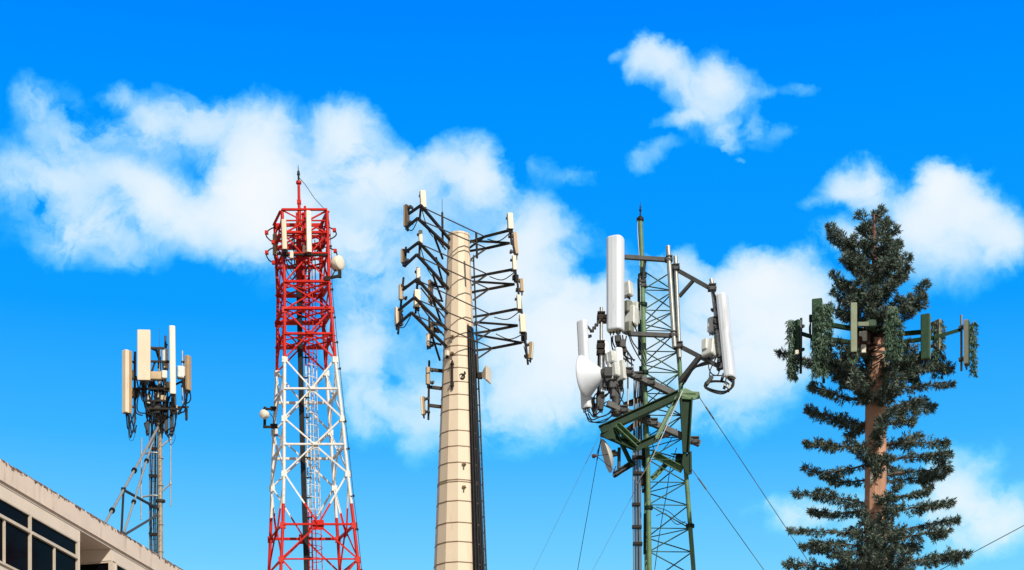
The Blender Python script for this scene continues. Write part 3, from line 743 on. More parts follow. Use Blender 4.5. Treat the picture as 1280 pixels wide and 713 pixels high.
# drum antenna on the right
dm = MB(); ax = Vector((.80, -.56, 0)); ctr = C2(420.8, 330, -.5)
dm.lathe([(0, -.16), (.20, -.15), (.255, -.10), (.262, .17), (.24, .20), (.12, .225), (0, .23)], ctr, ax, 30)
do = dm.build('drum_antenna', [M_IVORY], t2)
m = MB(); m.tube(ctr-ax*.16, ctr-ax*.36, .07, n=10); m.bar(ctr-ax*.33, C2(411, 331, -.62), .09, .09); m.build('mount', [M_DARKST], do)
mb = MB(); mb.bar(C2(405, 349, -.6), C2(425, 345, -.6), .10, .08); mb.box(C2(424.6, 343, -.6), .12, .14, .24); mb.bar(C2(414, 348, -.6), C2(420, 336, -.55), .05, .05); mb.box(C2(409.5, 349, -.62), .2, .16, .16); mb.build('antenna_arm', [M_DARKST], t2)
# small drum at the lower left with its stand-off frame
mb = MB(); mb.bar(C2(346, 511.5, .5), C2(329.5, 511.5, .2), .085, .07); mb.bar(C2(346, 533.8, .5), C2(329.5, 534, .2), .085, .08); mb.tube(C2(330.8, 535, .2), C2(331.2, 509, .2), .055, n=10)
mb.box(C2(342.5, 511, .5), .26, .16, .12); mb.box(C2(342.5, 533, .5), .26, .16, .14); mb.build('antenna_arm', [M_DARKST], t2)
dm = MB(); ax = Vector((-.45, -.89, .0)); ctr = C2(331, 518.5, -.05)
dm.lathe([(0, -.12), (.13, -.11), (.155, -.07), (.160, .12), (.145, .14), (0, .15)], ctr, ax, 24)
dm.build('drum_antenna', [M_IVORY], t2)
unit(t2, C2(344.8, 540, .5), .16, .14, .2, 0, [M_WPAINT], fins=0)
cables(t2, [[C2(336, 516, .3), C2(341, 522, .4), C2(342, 530, .5)]], .012, jit=.01)

# inner column of the head and the feeders that climb through it
for i in range(11):
    py = 268 + i*11; mb = MB(); mb.bar(C2(370.5, py, .05), C2(386, py+.4, -.15), .05, .045); mb.build('inner_rung', [M_RED], t2)
for px in (370.5, 386):
    mb = MB(); mb.bar(C2(px, 266, .0), C2(px+1.5, 392, .0), .05); mb.build('upright', [M_RED], t2)
for i, px in enumerate((366, 368, 371.5, 376.5, 379.8)):
    cables(t2, [[C2(px, 296+4*i, .1), C2(px+1, 320, .15), C2(px*.5+188, 345, .25), C2(374.5+i*.8, 375, .33)]], .022, jit=.02)
# ------------------------------------------------------------------ buff twelve sided monopole
Y3 = 48.0; K3 = Y3/F
def C3(px, py, d=0.): return at(px, py, Y3+d)
XC = C3(573.4, 500).x
def R3(z):
    py = HY - (z-CZ)/K3
    return (26 + .0827*(py-290))/2*K3
t3 = root('monopole_tower', (XC, Y3, 0), 'buff banded many sided monopole carrying tiers of outstretched dark steel antenna arms', 'cell tower')
ZT3 = C3(573, 296).z
def ringp(z, r, n=12, a0=0.): return [Vector((XC + r*math.sin(2*math.pi*i/n+a0), Y3 - r*math.cos(2*math.pi*i/n+a0), z)) for i in range(n)]
CR12 = 1/math.cos(math.pi/12)*.985
mb = MB(); zs = [0, 4, 8, 10, 12, 14, 16, 18, 20, ZT3]
rs = [ringp(z, R3(z)*CR12) for z in zs]
for a, b in zip(rs, rs[1:]): mb.add(a+b, [[i, (i+1) % 12, 12+(i+1) % 12, 12+i] for i in range(12)])
mb.add(rs[-1], [list(range(12))])
mb.build('shaft', M_BUFF, t3)
mb = MB(); top = ringp(ZT3-.02, R3(ZT3)*CR12*1.05); t2_ = ringp(ZT3+.03, R3(ZT3)*CR12*1.05)
mb.add(top+t2_, [[i, (i+1) % 12, 12+(i+1) % 12, 12+i] for i in range(12)] + [list(range(12)), list(range(12, 24))]); mb.build('top_cap', M_BUFF, t3)
BANDS = [421, 432, 444, 459.5, 477, 493, 512, 538, 557.5, 578, 599.5, 602, 626, 653, 677, 702.5, 735, 765, 800, 840, 880, 930, 990, 1060, 1140, 1220]
def band(py, h=.024, ex=1.017):
    z = at(573.4, py, Y3 - R3(C3(573, py).z)).z
    lo, hi = ringp(z-h/2, R3(z)*CR12*ex), ringp(z+h/2, R3(z)*CR12*ex)
    li, hi2 = ringp(z-h/2, R3(z)*CR12*.99), ringp(z+h/2, R3(z)*CR12*.99)
    m = MB(); f = [[i, (i+1) % 12, 12+(i+1) % 12, 12+i] for i in range(12)]
    m.add(lo+hi, f); m.add(hi+hi2, f); m.add(li+lo, f)
    m.build('strap_band', M_SEAM, t3)
for py in BANDS: band(py)
# black strip and cables down the right hand faces
mb = MB(); z0, z1 = 0, C3(590, 412).z
for za, zb in ((0, 8), (8, 14), (14, 18), (18, z1)):
    va, vb = [], []
    for i in (1, 2, 3):
        for z, V in ((za, va), (zb, vb)):
            a = 2*math.pi*i/12 + (.10 if i == 1 else 0)
            r = R3(z)*CR12*1.014 if i != 1 else R3(z)*1.016*CR12*.985
            V.append(Vector((XC + r*math.sin(a), Y3 - r*math.cos(a), z)))
    mb.add(va+vb, [[0, 1, 4, 3], [1, 2, 5, 4]])
mb.build('black_strip', M_BLACK, t3, fix=False)
def onp(deg, py, ex=1.0, d=0):
    z = C3(573, py).z; r = R3(z)*ex + d; a = R(deg)
    return Vector((XC + r*math.sin(a), Y3 - r*math.cos(a), z))
for i, dg in enumerate((42, 52, 63, 74, 84)):
    mb = MB(); p = [onp(dg, 408 + 3*i, .9), onp(dg, 418 + 3*i, 1.06)] + [onp(dg, y, 1.045) for y in (480, 560, 640, 720, 900, 1100)]
    e = p[-1].copy(); e.z = 0; mb.path(p + [e], .026, 6); mb.build('feeder_cable', M_BLACK, t3)
# safety ladder on the right
mb = MB()
def lad(py, s): return onp(100 + s*6, py, 1.0, .10)
ys = [318, 380, 440, 500, 560, 620, 680, 740, 900, 1270]
for s in (-1, 1):
    for a, b in zip(ys, ys[1:]): mb.tube(lad(a, s), lad(b, s), .013, n=6)
for i in range(75): mb.tube(lad(320+i*6, -1), lad(320+i*6, 1), .011, n=5)
for i in range(22): mb.bar(lad(325+i*20, 0), onp(100, 325+i*20, .95), .02, .03)
mb.build('ladder', M_GALVD, t3)
# small fittings on the shaft
for px, py in ((565, 421), (565, 442), (580, 580.5), (580, 609)):
    p = at(px, py, Y3 - R3(C3(px, py).z)*.97)
    mb = MB(); mb.box(p, .09, .10, .06); mb.tube(p+Vector((.0, -.02, 0)), p+Vector((.05, -.12, -.05)), .022, n=8); mb.build('step_lug', M_SEAM, t3)
p = at(577.5, 471, Y3 - R3(C3(577, 471).z)*.97)
mb = MB(); mb.lathe([(.085, 0), (.085, .05), (.06, .05), (.055, .0)], p+Vector((0, .03, 0)), (0, -1, 0), 16); mb.path(smoothpath([p, p+Vector((.02, -.10, 0)), p+Vector((.09, -.08, .05)), p+Vector((.07, .02, .14))], 4), .02, 6); mb.build('cable_port', M_DARKST, t3)
mb = MB(); mb.tube(C3(565.2, 487, -.47), C3(565.2, 455, -.47), .03, n=8); mb.tube(C3(565.2, 456, -.47), C3(565.2, 450, -.47), .06, .012, 8)
mb.box(C3(565.2, 481, -.47), .10, .09, .09); mb.bar(C3(565.2, 459, -.47), C3(568, 459, -.3), .05, .05); mb.bar(C3(565.2, 482, -.47), C3(568, 482, -.3), .05, .05); mb.build('rod_antenna', M_DARKST, t3)
# ---- antenna arms.  Levels: height read where each arm meets the shaft
def bar3(p, q, w=.075, name='arm_bar', m=None, par=None):
    mb = MB(); mb.bar(p, q, w, w); return mb.build(name, m or M_DARKST, par or t3)
TIE = mat('tie_rod_steel', (.075, .06, .05), .5, .2, var=.2)
# left sector: arm root on the shaft, tip, rail far end, brace foot, and right sector J / tip of the same level
LV = [  # (root, near tip, far tip, right J, right tip)
 ((559.5, 297), (526, 257), (511, 267.5), (606, 296), (635.5, 288.5)),
 ((559, 307.5), (522, 273), (508.5, 284.5), (608.5, 310.5), (637, 304)),
 ((558.5, 341), (523.5, 303), (507, 315.5), (609.5, 343), (641.5, 337)),
 ((558.2, 359), (521, 318.5), (506, 332.5), (611.5, 361.5), (643, 355.5)),
 ((557.5, 390), (521.5, 349), (503.5, 362.5), (612.5, 393), (646, 386.5)),
 ((557, 410.5), (518, 372), (498.5, 388), (614.5, 413.5), (647, 407)),
 ((556.5, 432), (514.5, 391), (495.5, 407.5), (616, 435.5), (652, 428.5)),
]
Z3 = []
for i, (rt, nt_, ft, J, rtip) in enumerate(LV):
    z = at(rt[0], rt[1], Y3-.15).z; Z3.append(z)
    r_ = at(rt[0]+3, rt[1]+3, Y3-.15); a = at(*nt_, Y3-.95); b = at(*ft, Y3-.55)
    a.z = b.z = z
    # keep the picture bearings while lying in the level: solve the distance from the height
    a, b = atz(*nt_, z), atz(*ft, z)
    lim = lambda p, px, py, lo, hi: at(px, py, min(max(p.y, Y3+lo), Y3+hi))
    a, b = lim(a, *nt_, -2.3, 1), lim(b, *ft, -2.0, 1)
    bar3(r_, a, .062); bar3(a, b, .055, 'face_rail')
    # right sector
    j = lim(atz(*J, z), *J, -1.2, .8); t = lim(atz(*rtip, z), *rtip, -1.6, .8)
    q0 = at(586 + i*1.3, rt[1]+6.5, Y3+.05); q1 = at(586+i*1.4, rt[1]+16, Y3-.15)
    q1.z = z - .0
    bar3(q0, j, .048); bar3(at(587 + i*1.4, J[1]+14, Y3-.1), j, .042, 'arm_brace'); bar3(j, t, .055, 'face_rail')
    if i in (1, 3, 5, 6): bar3(at(587+i*1.3, rtip[1]-2.5-i*.3 if i < 6 else 419, Y3+.3), t, .048)
    # tie rods sweeping past the front of the shaft
    mb = MB(); mb.tube(a.lerp(r_, .05), j, .016, n=6); mb.build('tie_rod', TIE, t3)
# sloping braces under the left arms
for (p, q) in (((553.5, 324), (543, 296)), ((552.2, 374.5), (540.8, 343)), ((550, 451), (539.5, 418)), ((553, 352), (545, 322)), ((551.5, 404), (541, 372))):
    bar3(at(*p, Y3-.2), at(*q, Y3-.75), .045, 'arm_brace')
for (p, q) in (((557, 312), (528, 276)), ((556.5, 362), (527, 322)), ((556, 398), (526, 360)), ((555, 420), (524, 380))):
    mb = MB(); mb.tube(at(*p, Y3+.1), at(*q, Y3-.9), .022, n=6); mb.build('tie_rod', TIE, t3)
# rear sector showing left of the shaft
for (p, q) in (((553, 359), (541, 357.5)), ((553, 376.5), (540, 374)), ((552, 405), (539, 404)), ((551, 431), (538, 428)), ((552, 416), (541, 409))):
    bar3(at(*p, Y3+.1), at(*q, Y3+.8), .055)
# uprights
for pts in (((526.5, 262, -1.7), (528, 245, -1.7)), ((509.5, 289, -1.2), (510, 258, -1.2))): pass
def pole3(p, q, r=.03, name='mounting_pipe'):
    mb = MB(); mb.tube(p, q, r, n=8); mb.build(name, M_DARKST, t3)
def lv(px, py, d): return at(px, py, Y3+d)
for x0, y0, x1, y1, d in ((526.8, 251, 524.4, 277, -1.2), (509.6, 262, 509.6, 289, -1.0), (525.2, 292, 524.2, 320, -1.2), (507.5, 309, 506.3, 334, -1.), (522.5, 338, 519.5, 392, -1.2), (504.5, 347, 497.5, 418, -1.),
        (552.8, 266, 553.5, 309, -.5), (595.2, 291, 596.4, 323, -.9), (638, 284, 639.5, 306, -.6), (640, 300, 645.5, 325, -.5), (643, 322, 645.5, 352, -.5), (646, 345, 650, 385, -.5), (650, 372, 657, 432, -.6), (655, 410, 660, 456, -.5),
        (537.5, 350, 539, 381, .7), (536.5, 396, 537.5, 436, .7), (536.5, 451, 535.5, 525, -.1), (642, 430, 656, 437, -.2)):
    if x0 == 642: continue
    pole3(lv(x0, y0, d), lv(x1, y1, d))
mb = MB(); mb.tube(lv(552.9, 268, -.5), lv(552.8, 264, -.5), .012, n=5); mb.tube(lv(552.8, 266, -.5), lv(552.6, 249, -.5), .007, n=5); mb.build('whip_antenna', M_DARKST, t3)
M_PALE = mat('pale_cream_radome', (.78, .68, .54), .5, var=.05, scale=3, dark=(.45, .33, .2), dark_amt=.1)
def pan3(x0, x1, y0, y1, d, yaw, w, dp=.11, mats=None, roll=0):
    h = (y1-y0)*K3*.97
    return panel(t3, lv((x0+x1)/2, (y0+y1)/2, d), w, dp, h, yaw, mats or [M_PALE, M_TAN], reach=.10, roll=roll, boxy=True)
BK = mat('brown_panel_back', (.15, .105, .07), .5, var=.15, scale=6)
BB = [M_TAN, BK]
pan3(525.3, 532.3, 239, 260, -1.32, 14, .155, roll=-3)
pan3(504.5, 511.5, 257, 284, -1.1, -120, .15, mats=[M_TAN, BK])
pan3(523.5, 528, 288.5, 304.5, -1.3, 12, .095, .09, roll=-2)
pan3(501.5, 505.5, 312, 329, -1.05, -100, .10, .09, mats=[M_TAN, BK])
pan3(520.5, 525.5, 335, 352, -1.3, 12, .10, .09, roll=-2)
pan3(517.2, 525.8, 363, 384.5, -1.35, 16, .165, .13, mats=[M_CREAM, M_TAN])
pan3(498.5, 503, 356, 375, -1.05, -75, .11, .09, mats=[M_TAN, M_TAN])
pan3(493.5, 498, 384.5, 408, -1.05, -60, .10, .09, mats=[M_CREAM, M_TAN])
pan3(535, 541.5, 351, 379, .6, -110, .15, .1, mats=[M_TAN, BK])
pan3(532.8, 537, 417.5, 433, .6, -40, .09, .08, mats=[M_IVORY, M_TAN])
pan3(538, 543, 403, 417, .6, -100, .1, .1, mats=[M_TAN, BK])
pan3(532.5, 536.5, 459, 481, -.25, -70, .095, .09, mats=[M_TAN, M_TAN])
pan3(526, 531.5, 496, 519, -.2, -100, .12, .10, mats=[M_CREAM, M_TAN], roll=-3)
pan3(634.2, 641.5, 267, 287, -.75, 14, .15, roll=-3)
pan3(641, 648, 291, 319, -.2, 100, .15, .10, mats=[M_CREAM, M_TAN], roll=-5)
pan3(640.5, 645.5, 320, 338, -.65, 14, .105, .09, roll=-3)
pan3(649.5, 655, 349, 365, -.3, 95, .11, .09, mats=[M_CREAM, M_TAN], roll=-3)
pan3(646, 651.5, 369, 387, -.65, 14, .11, .09, roll=-3)
pan3(649, 657.5, 393.5, 416, -.75, 8, .155, .13, mats=[M_CREAM, M_TAN], roll=-3)
pan3(661, 667, 428, 449, -.35, 75, .13, .10, mats=[M_IVORY, M_TAN], roll=4)
# tall one beside the shaft and two more on its right edge
pan3(583.5, 587, 319, 339, -.15, 50, .07, .06, mats=[M_CREAM, M_DARKST])
unit(t3, lv(644.5, 347, -.4), .14, .12, .14, 30, [M_DARKST], fins=3)
unit(t3, lv(655, 421, -.5), .14, .12, .22, 20, [M_DARKST], fins=3)
unit(t3, lv(559, 442, -.42), .10, .10, .14, -30, [M_IVORY], fins=0)
unit(t3, lv(501, 397, -.9), .10, .12, .2, -20, [M_DARKST], fins=3)
for py in (462.5, 484.5, 507.5):
    bar3(lv(553, py+1.5, .0), lv(536.5, py-.5, -.1), .075, 'stand_off')
fe = []
for x0, y0, x1, y1 in ((527, 261, 541, 296), (525, 306, 540, 345), (521, 386, 541, 419), (509, 286, 522, 276), (497, 409, 514, 394), (640, 289, 609, 299), (644, 340, 612, 346), (651, 388, 618, 397), (655, 417, 620, 418), (664, 451, 655, 433)):
    fe.append([lv(x0, y0, -1 if x0 < 560 else -.6), lv((x0+x1)/2, (y0+y1)/2+7, -.8 if x0 < 560 else -.5), lv(x1, y1, -.6 if x0 < 560 else -.4)])
cables(t3, fe, .013, jit=.01)
# cream horn on the right
mb = MB(); mb.tube(lv(597.5, 473, -.1), lv(596, 443, -.1), .035, n=9); mb.build('mounting_pipe', M_GALVD, t3)
o0, o1 = lv(603, 469.5, -.2), lv(611.5, 469.5, -.3); mb = MB()
def sq(c, a, ax):
    s = Vector((ax.y, -ax.x, 0)).normalized(); u = s.cross(ax).normalized(); return [c + s*a*x + u*a*y for x, y in ((-1, -1), (1, -1), (1, 1), (-1, 1))]
ax = Vector((.95, -.3, .0)).normalized(); A, B, C_ = sq(o0, .06, ax), sq(o0+ax*.16, .19, ax), sq(o0+ax*.19, .19, ax)
f = [[i, (i+1) % 4, 4+(i+1) % 4, 4+i] for i in range(4)]
mb.add(A+B, f); mb.add(B+C_, f); mb.add(C_, [[0, 1, 2, 3]]); mb.add(A, [[3, 2, 1, 0]]); ho = mb.build('horn_antenna', M_CREAM, t3)
m = MB(); m.box(o0-ax*.07, .13, .13, .15); m.bar(o0-ax*.1, lv(597, 468, -.1), .06, .06); m.bar(lv(597.3, 462, -.1), lv(590, 462, 0), .05, .05); m.bar(lv(596.3, 449, -.1), lv(588, 449, 0), .05, .05); m.build('mount', M_DARKST, ho)
# ------------------------------------------------------------------ guyed green lattice mast
Y4 = 46.0; K4 = Y4/F
def C4(px, py, d=0.): return at(px, py, Y4+d)
def lg(k, py):
    """mast legs: 0 left, 1 right, 2 rear"""
    if k == 0: px, d = ipt(py, ((270, 800.2), (330, 802.5), (427, 804.8), (468, 805.3), (581, 810), (713, 811.8))), 0
    elif k == 1: px, d = ipt(py, ((330, 841), (427, 846.5), (456, 849.5), (581, 856.8), (713, 867))), .05
    else: px, d = ipt(py, ((330, 802.5), (456, 804.5), (581, 807.5), (713, 808.5))), .95
    p = C4(px, py); z = p.z
    Y = Y4 + d; return Vector(((px-640)/F*Y, Y, z))
def ipt(x, T):
    for a, b in zip(T, T[1:]):
        if x <= b[0] or b is T[-1]: return a[1] + (b[1]-a[1])*(x-a[0])/(b[0]-a[0])
bc = (lg(0, 713)+lg(1, 713)+lg(2, 713))/3; bc.z = 0
t4 = root('guyed_mast', bc, 'green lattice mast with big white panels, steel booms and two dishes, held by guy wires', 'cell tower')
GR = M_GREEN
FOOT = {}
M_BOOM = mat('grey_boom_steel', (.115, .118, .12), .55, .05, var=.2, scale=6, dark=(.06, .055, .05), dark_amt=.2, spec=.2)
for k in range(3):
    mb = MB(); ys = [330, 380, 427, 456, 520, 581, 650, 713]
    if k == 0: ys = [274] + ys
    for a, b in zip(ys, ys[1:]): mb.tube(lg(k, b), lg(k, a), .062 if k == 0 else .06, n=12)
    p, q = lg(k, 650), lg(k, 713); d = (q-p).normalized(); e = q + d*(q.z/-d.z); e = Vector((q.x + (e.x-q.x)*.35, e.y, 0))
    mb.tube(e, q, .062, n=12); FOOT[k] = e
    o = mb.build('leg', GR, t4)
    for py in ((345, 381, 466, 635) if k == 0 else (434, 580, 657) if k == 1 else (400, 600)):
        c = lg(k, py); m = MB(); m.tube(c-UP*.035, c-UP*.006, .115, n=14); m.tube(c+UP*.006, c+UP*.035, .115, n=14)
        for j in range(6): a = j*math.pi/3; m.tube(c+Vector((.09*math.cos(a), .09*math.sin(a), -.06)), c+Vector((.09*math.cos(a), .09*math.sin(a), .06)), .012, n=5)
        m.build('flange', M_GREEND, o)
M_GREENM = mat('mid_green_paint', (.045, .095, .05), .5, var=.2, scale=5, dark=(.03, .045, .025), dark_amt=.15, spec=.25)
def py_top(y): return y < 520
lv4 = [338 + i*24.5*(1+i*.008) for i in range(0, 15)]
for i, (a, b) in enumerate(zip(lv4, lv4[1:])):
    for (p, q) in ((0, 1), (1, 2), (2, 0)):
        mb = MB(); u0, u1 = (p, q) if i % 2 else (q, p)
        mb.tube(lg(u0, a), lg(u1, b), .0165, n=7)
        if (p, q) == (0, 1) and py_top(a): mb.tube(lg(u1, a), lg(u0, b), .0165, n=7)
        if (p, q) == (0, 1) or i % 2: mb.tube(lg(p, b), lg(q, b), .014, n=7)
        mb.build('bracing', M_GREENM, t4)
for i in range(14):                                         # the lattice goes on below to the ground
    for (p, q) in ((0, 1), (1, 2), (2, 0)):
        u, v = (p, q) if i % 2 else (q, p); f = lambda k, t: lg(k, 713).lerp(FOOT[k], t)
        mb = MB(); mb.tube(f(u, i/14), f(v, (i+1)/14), .0165, n=6); mb.tube(f(p, (i+1)/14), f(q, (i+1)/14), .014, n=6); mb.build('bracing', M_GREENM, t4)
# spike on the left leg
mb = MB(); c = C4(800.2, 274); mb.tube(c-UP*.05, c+UP*.02, .095, n=14); mb.lathe([(.085, 0), (.05, .04), (.02, .07), (.018, .18), (.034, .19), (.034, .23), (.010, .24), (.007, .42)], C4(800.4, 273), (0, 0, 1), 12)
for a in (-1, 1): mb.tube(C4(800.4, 262), C4(800.4+a*1.6, 257.5), .006, n=5)
mb.build('lightning_rod', M_DARKST, t4)
mb = MB(); mb.path(smoothpath([C4(797.4, 276, -.05), C4(797.0, 290, -.05), C4(798.6, 312, -.08), C4(800, 340, -.08), C4(801, 400, -.08)], 4), .008, 5); mb.build('grounding_cable', M_ZINC, t4)
# dark cable way behind the left leg
mb = MB()
for a, b in ((345, 440), (455, 500), (640, 690)):
    mb.bar(lg(0, b)+Vector((-.10, .22, 0)), lg(0, a)+Vector((-.08, .2, 0)), .07, .10, Vector((0, 1, 0)))
mb.build('cable_way', M_GREEND, t4)
# head booms
def boom(p, q, w=.085, h=None, name='boom', m=None):
    mb = MB(); mb.bar(p, q, w, h or w); return mb.build(name, m or M_GALVD, t4)
def pipe(p, q, r=.045, m=None, name='mounting_pipe'):
    mb = MB(); mb.tube(p, q, r, n=12); return mb.build(name, m or M_GALV, t4)
def clamp(c, s=.16, m=None):
    mb = MB(); mb.box(c, s*1.1, s, s*.45); mb.box(Vector(c)+UP*s*.5, s, s*1.2, s*.16)
    for dx in (-.4, .4): mb.tube(Vector(c)+Vector((dx*s, -s*.75, .0)), Vector(c)+Vector((dx*s, s*.75, 0)), .012, n=6)
    mb.build('clamp', m or M_GALVD, t4)
boom(C4(781, 321.5, -.35), C4(840, 325.5, -.25), .095, .10); boom(C4(785, 417.5, -.35), C4(846, 420, -.25), .10, .10)
boom(C4(806.5, 326, -.28), C4(803, 354, -.03), .06)
pipe(C4(843.2, 434, -.3), C4(835, 308, -.3), .062); pipe(C4(849.5, 447, -.12), C4(844.2, 320.5, -.12), .055)
for q in ((836.2, 325.5, -.28), (842.2, 419.5, -.28), (845, 336, -.14), (849, 433, -.14), (803, 352, 0), (803.5, 357.5, 0)): clamp(C4(*q), .17)
boom(C4(845, 337, -.1), C4(889, 361.5, -.5), .095); boom(C4(849, 371, -.1), C4(867, 350.5, -.3), .075)
boom(C4(849.5, 433, -.1), C4(899, 458.5, -.5), .10); boom(C4(850, 477, 0), C4(873.5, 447.5, -.3), .11)
# panel A
WC = [M_WHITE, M_CAP]
panel(t4, C4(768.5, 355.5, -.55), .44, .34, 2.40, -24, WC, reach=.08, pipe=(-.1, .2), pipe_mat=M_GALV, flat=.75)
# panel on the far right, tilted with its boom
panel(t4, C4(908.5, 421.0, -.62), .42, .23, 2.14, 63, WC, roll=-5.6, reach=.20, flat=.6)
pipe(C4(902.8, 460, -.55), C4(889, 349, -.5), .05)
pipe(C4(900.5, 458, -.45), C4(894.5, 372, -.42), .035)
for q in ((890.2, 361.5, -.52), (896.5, 402, -.55), (901.6, 452, -.55), (897.5, 410, -.55)): clamp(C4(*q), .19)
mb = MB(); mb.bar(C4(891, 364, -.55), C4(896.5, 377.5, -.6), .05); mb.bar(C4(896.5, 377.5, -.6), C4(903, 379, -.62), .05); mb.build('tilt_arm', M_DARKST, t4)
unit(t4, C4(890.5, 407, -.35), .22, .2, .40, -35, roll=-4, pitch=-12); unit(t4, C4(887, 436.5, -.4), .36, .24, .46, -40, roll=-5, pitch=-15)
unit(t4, C4(901, 433, -.5), .2, .16, .42, -35, [M_FIN], roll=-5); unit(t4, C4(882.5, 432, -.4), .16, .2, .3, -40, roll=-5, pitch=-10, fins=0)
unit(t4, C4(898, 424, -.48), .18, .16, .25, -35, [M_FIN], roll=-5)
unit(t4, C4(886.5, 476, -.55), .10, .10, .26, 0, [M_GALVD], roll=35, fins=0)
fe = []
for i in range(4):
    o_ = (i-1.5)*1.1; w = 17 + i*.8
    fe.append([C4(916+o_, 474, -.62), C4(915+o_*.5, 484, -.65), C4(905, 490.5+o_, -.62), C4(892, 489+o_, -.6), C4(881.5, 484+o_, -.6), C4(882.5, 479+o_*.6, -.58), C4(893, 476.5+o_*.5, -.58), C4(906, 478+o_*.5, -.58), C4(912, 481, -.55)])
fe += [[C4(900, 460, -.5), C4(897, 468, -.52), C4(890, 470, -.55), C4(886.5, 476, -.55)], [C4(905, 462, -.5), C4(908, 472, -.55), C4(906, 481, -.55), C4(910, 486, -.58)], [C4(889, 446, -.4), C4(886, 458, -.4), C4(891, 468, -.5), C4(903, 470, -.5)],
       [C4(900, 452, -.5), C4(909, 463, -.55), C4(913, 474, -.58)], [C4(895, 448, -.45), C4(888, 462, -.45), C4(887, 472, -.55)]]
cables(t4, fe, .015, jit=.012)
for q in ((907, 480.5), (912, 484), (904, 470)): unit(t4, C4(*q, -.58), .08, .08, .13, 0, [M_GALV], roll=20, fins=0)
cables(t4, [[C4(889, 454, -.45), C4(878, 457, -.4), C4(868, 460, -.3), C4(861, 470, -.2), C4(856, 478, -.05)], [C4(886, 452, -.45), C4(876, 455, -.4), C4(866, 462, -.3), C4(858, 474, -.2), C4(853, 482, -.05)]], .026, jit=.01)
# radios behind panel A
unit(t4, C4(785, 362, -.05), .20, .22, .38, 55, pitch=-6, fins=5); unit(t4, C4(789, 396, -.05), .26, .30, .50, 60, fins=7); unit(t4, C4(794, 392, .05), .16, .2, .56, 60, fins=0)
unit(t4, C4(784.5, 384, -.1), .2, .2, .3, 40, [M_FIN]); unit(t4, C4(786.5, 410, -.1), .22, .2, .28, 50, [M_FIN])
fe = []
for x0, y0, pts in ((766, 420, ((767, 432), (778, 447), (791, 457))), (769, 420, ((770, 430), (782, 446), (794, 450))), (772, 419, ((774, 432), (779, 440), (789, 456))), (775, 419, ((777, 428), (786, 440), (792, 452))),
        (778, 419, ((779, 432), (776, 442), (782, 452))), (785, 414, ((790, 428), (800, 446), (806, 458))), (787, 414, ((792, 428), (801, 443), (808, 456))), (790, 402, ((796, 416), (803, 436), (807, 450))),
        (783, 420, ((783, 436), (787, 448), (790, 458))), (773, 424, ((770, 434), (772, 444), (775, 452))), (764, 421, ((766, 436), (772, 446), (776, 456)))):
    fe.append([C4(x0, y0, -.5)] + [C4(x, y, -.35) for x, y in pts])
cables(t4, fe, .017, jit=.03)
unit(t4, C4(772, 424, -.5), .14, .14, .16, 0, [M_GALVD], fins=0); unit(t4, C4(778, 430, -.4), .16, .14, .2, 10, [M_GALVD], fins=0); unit(t4, C4(780, 438, -.35), .12, .12, .16, 10, [M_DARKST], fins=0)
# left outrigger assembly
panel(t4, C4(729.8, 456, -.75), .27, .17, 2.24, -38, [M_WHITE, M_CAP], roll=-3.0, reach=.22, flat=.6)
pipe(C4(751.2, 512, -.45), C4(751.6, 384.5, -.45), .043); pipe(C4(747.5, 512, -.35), C4(748.5, 430, -.35), .03, M_GALVD)
mb = MB()
for (p, q) in (((731, 404), (739.5, 414.5)), ((739.5, 414.5), (751, 398.5))):
    for d in (-.04, .04): mb.bar(C4(*p, -.6+d), C4(*q, -.55+d), .035, .045)
for i in range(5): t = i/4; mb.box(C4(740+11*t, 414-15*t, -.55), .10, .14, .03)
mb.build('tilt_arm', M_DARKST, t4)
for q in ((751.5, 397, -.45), (754, 401, -.42), (751, 433, -.45), (751, 441, -.45), (750.5, 497, -.45)): clamp(C4(*q), .2, M_DARKST)
mb = MB(); ax = Vector((-.92, .40, -.04)).normalized(); ctr = C4(731.8, 471.5, -1.05)
dish = [(.0, -.47), (.10, -.465), (.14, -.44), (.26, -.31), (.38, -.17), (.50, -.03), (.545, .02), (.545, .05), (.52, .06), (.35, .09), (0, .11)]
mb.lathe(dish, ctr, ax, 40); do = mb.build('dish_antenna', M_WHITE, t4)
m = MB(); m.tube(ctr-ax*.42, ctr-ax*.58, .12, n=14); m.box(ctr-ax*.62, .2, .2, .22); m.bar(ctr-ax*.6, C4(757, 470, -.45), .08, .08); m.build('mount', M_GALVD, do)
rr = ((757, 436, .15, .16, .34), (760, 449, .17, .18, .24), (765.5, 447.5, .24, .22, .30), (772, 452, .20, .34, .62), (763.5, 459, .22, .2, .26), (770, 463.5, .26, .22, .34), (758.5, 462, .16, .2, .4), (765, 471, .3, .22, .2), (775.5, 464, .12, .3, .5))
for i, (x, y, a, b, c) in enumerate(rr): unit(t4, C4(x, y, -.38 - .06*(i % 3)), a, b, c, 20 + 12*(i % 3), [M_UNIT] if i % 3 else [M_WHITE], fins=4 if i % 2 else 0, pitch=-5, roll=-3)
for (x, y, a, c) in ((768, 481, .34, .3), (769, 488, .26, .42), (764, 478, .2, .2), (776, 479, .12, .3), (757, 478, .14, .3)): unit(t4, C4(x, y, -.35), a, a*.8, c, 10, [M_GALVD], fins=3)
pipe(C4(770.2, 517, -.35), C4(770, 476, -.35), .11, M_GALVD, 'outrigger_post'); pipe(C4(770.6, 519.5, -.35), C4(770.6, 516, -.35), .14, M_DARKST, 'outrigger_post')
for (x, y) in ((744, 512), (748, 503), (752, 506), (741, 505)): unit(t4, C4(x, y, -.5), .12, .12, .28, 0, [M_GALVD], fins=0, roll=random.uniform(-12, 12))
fe = []
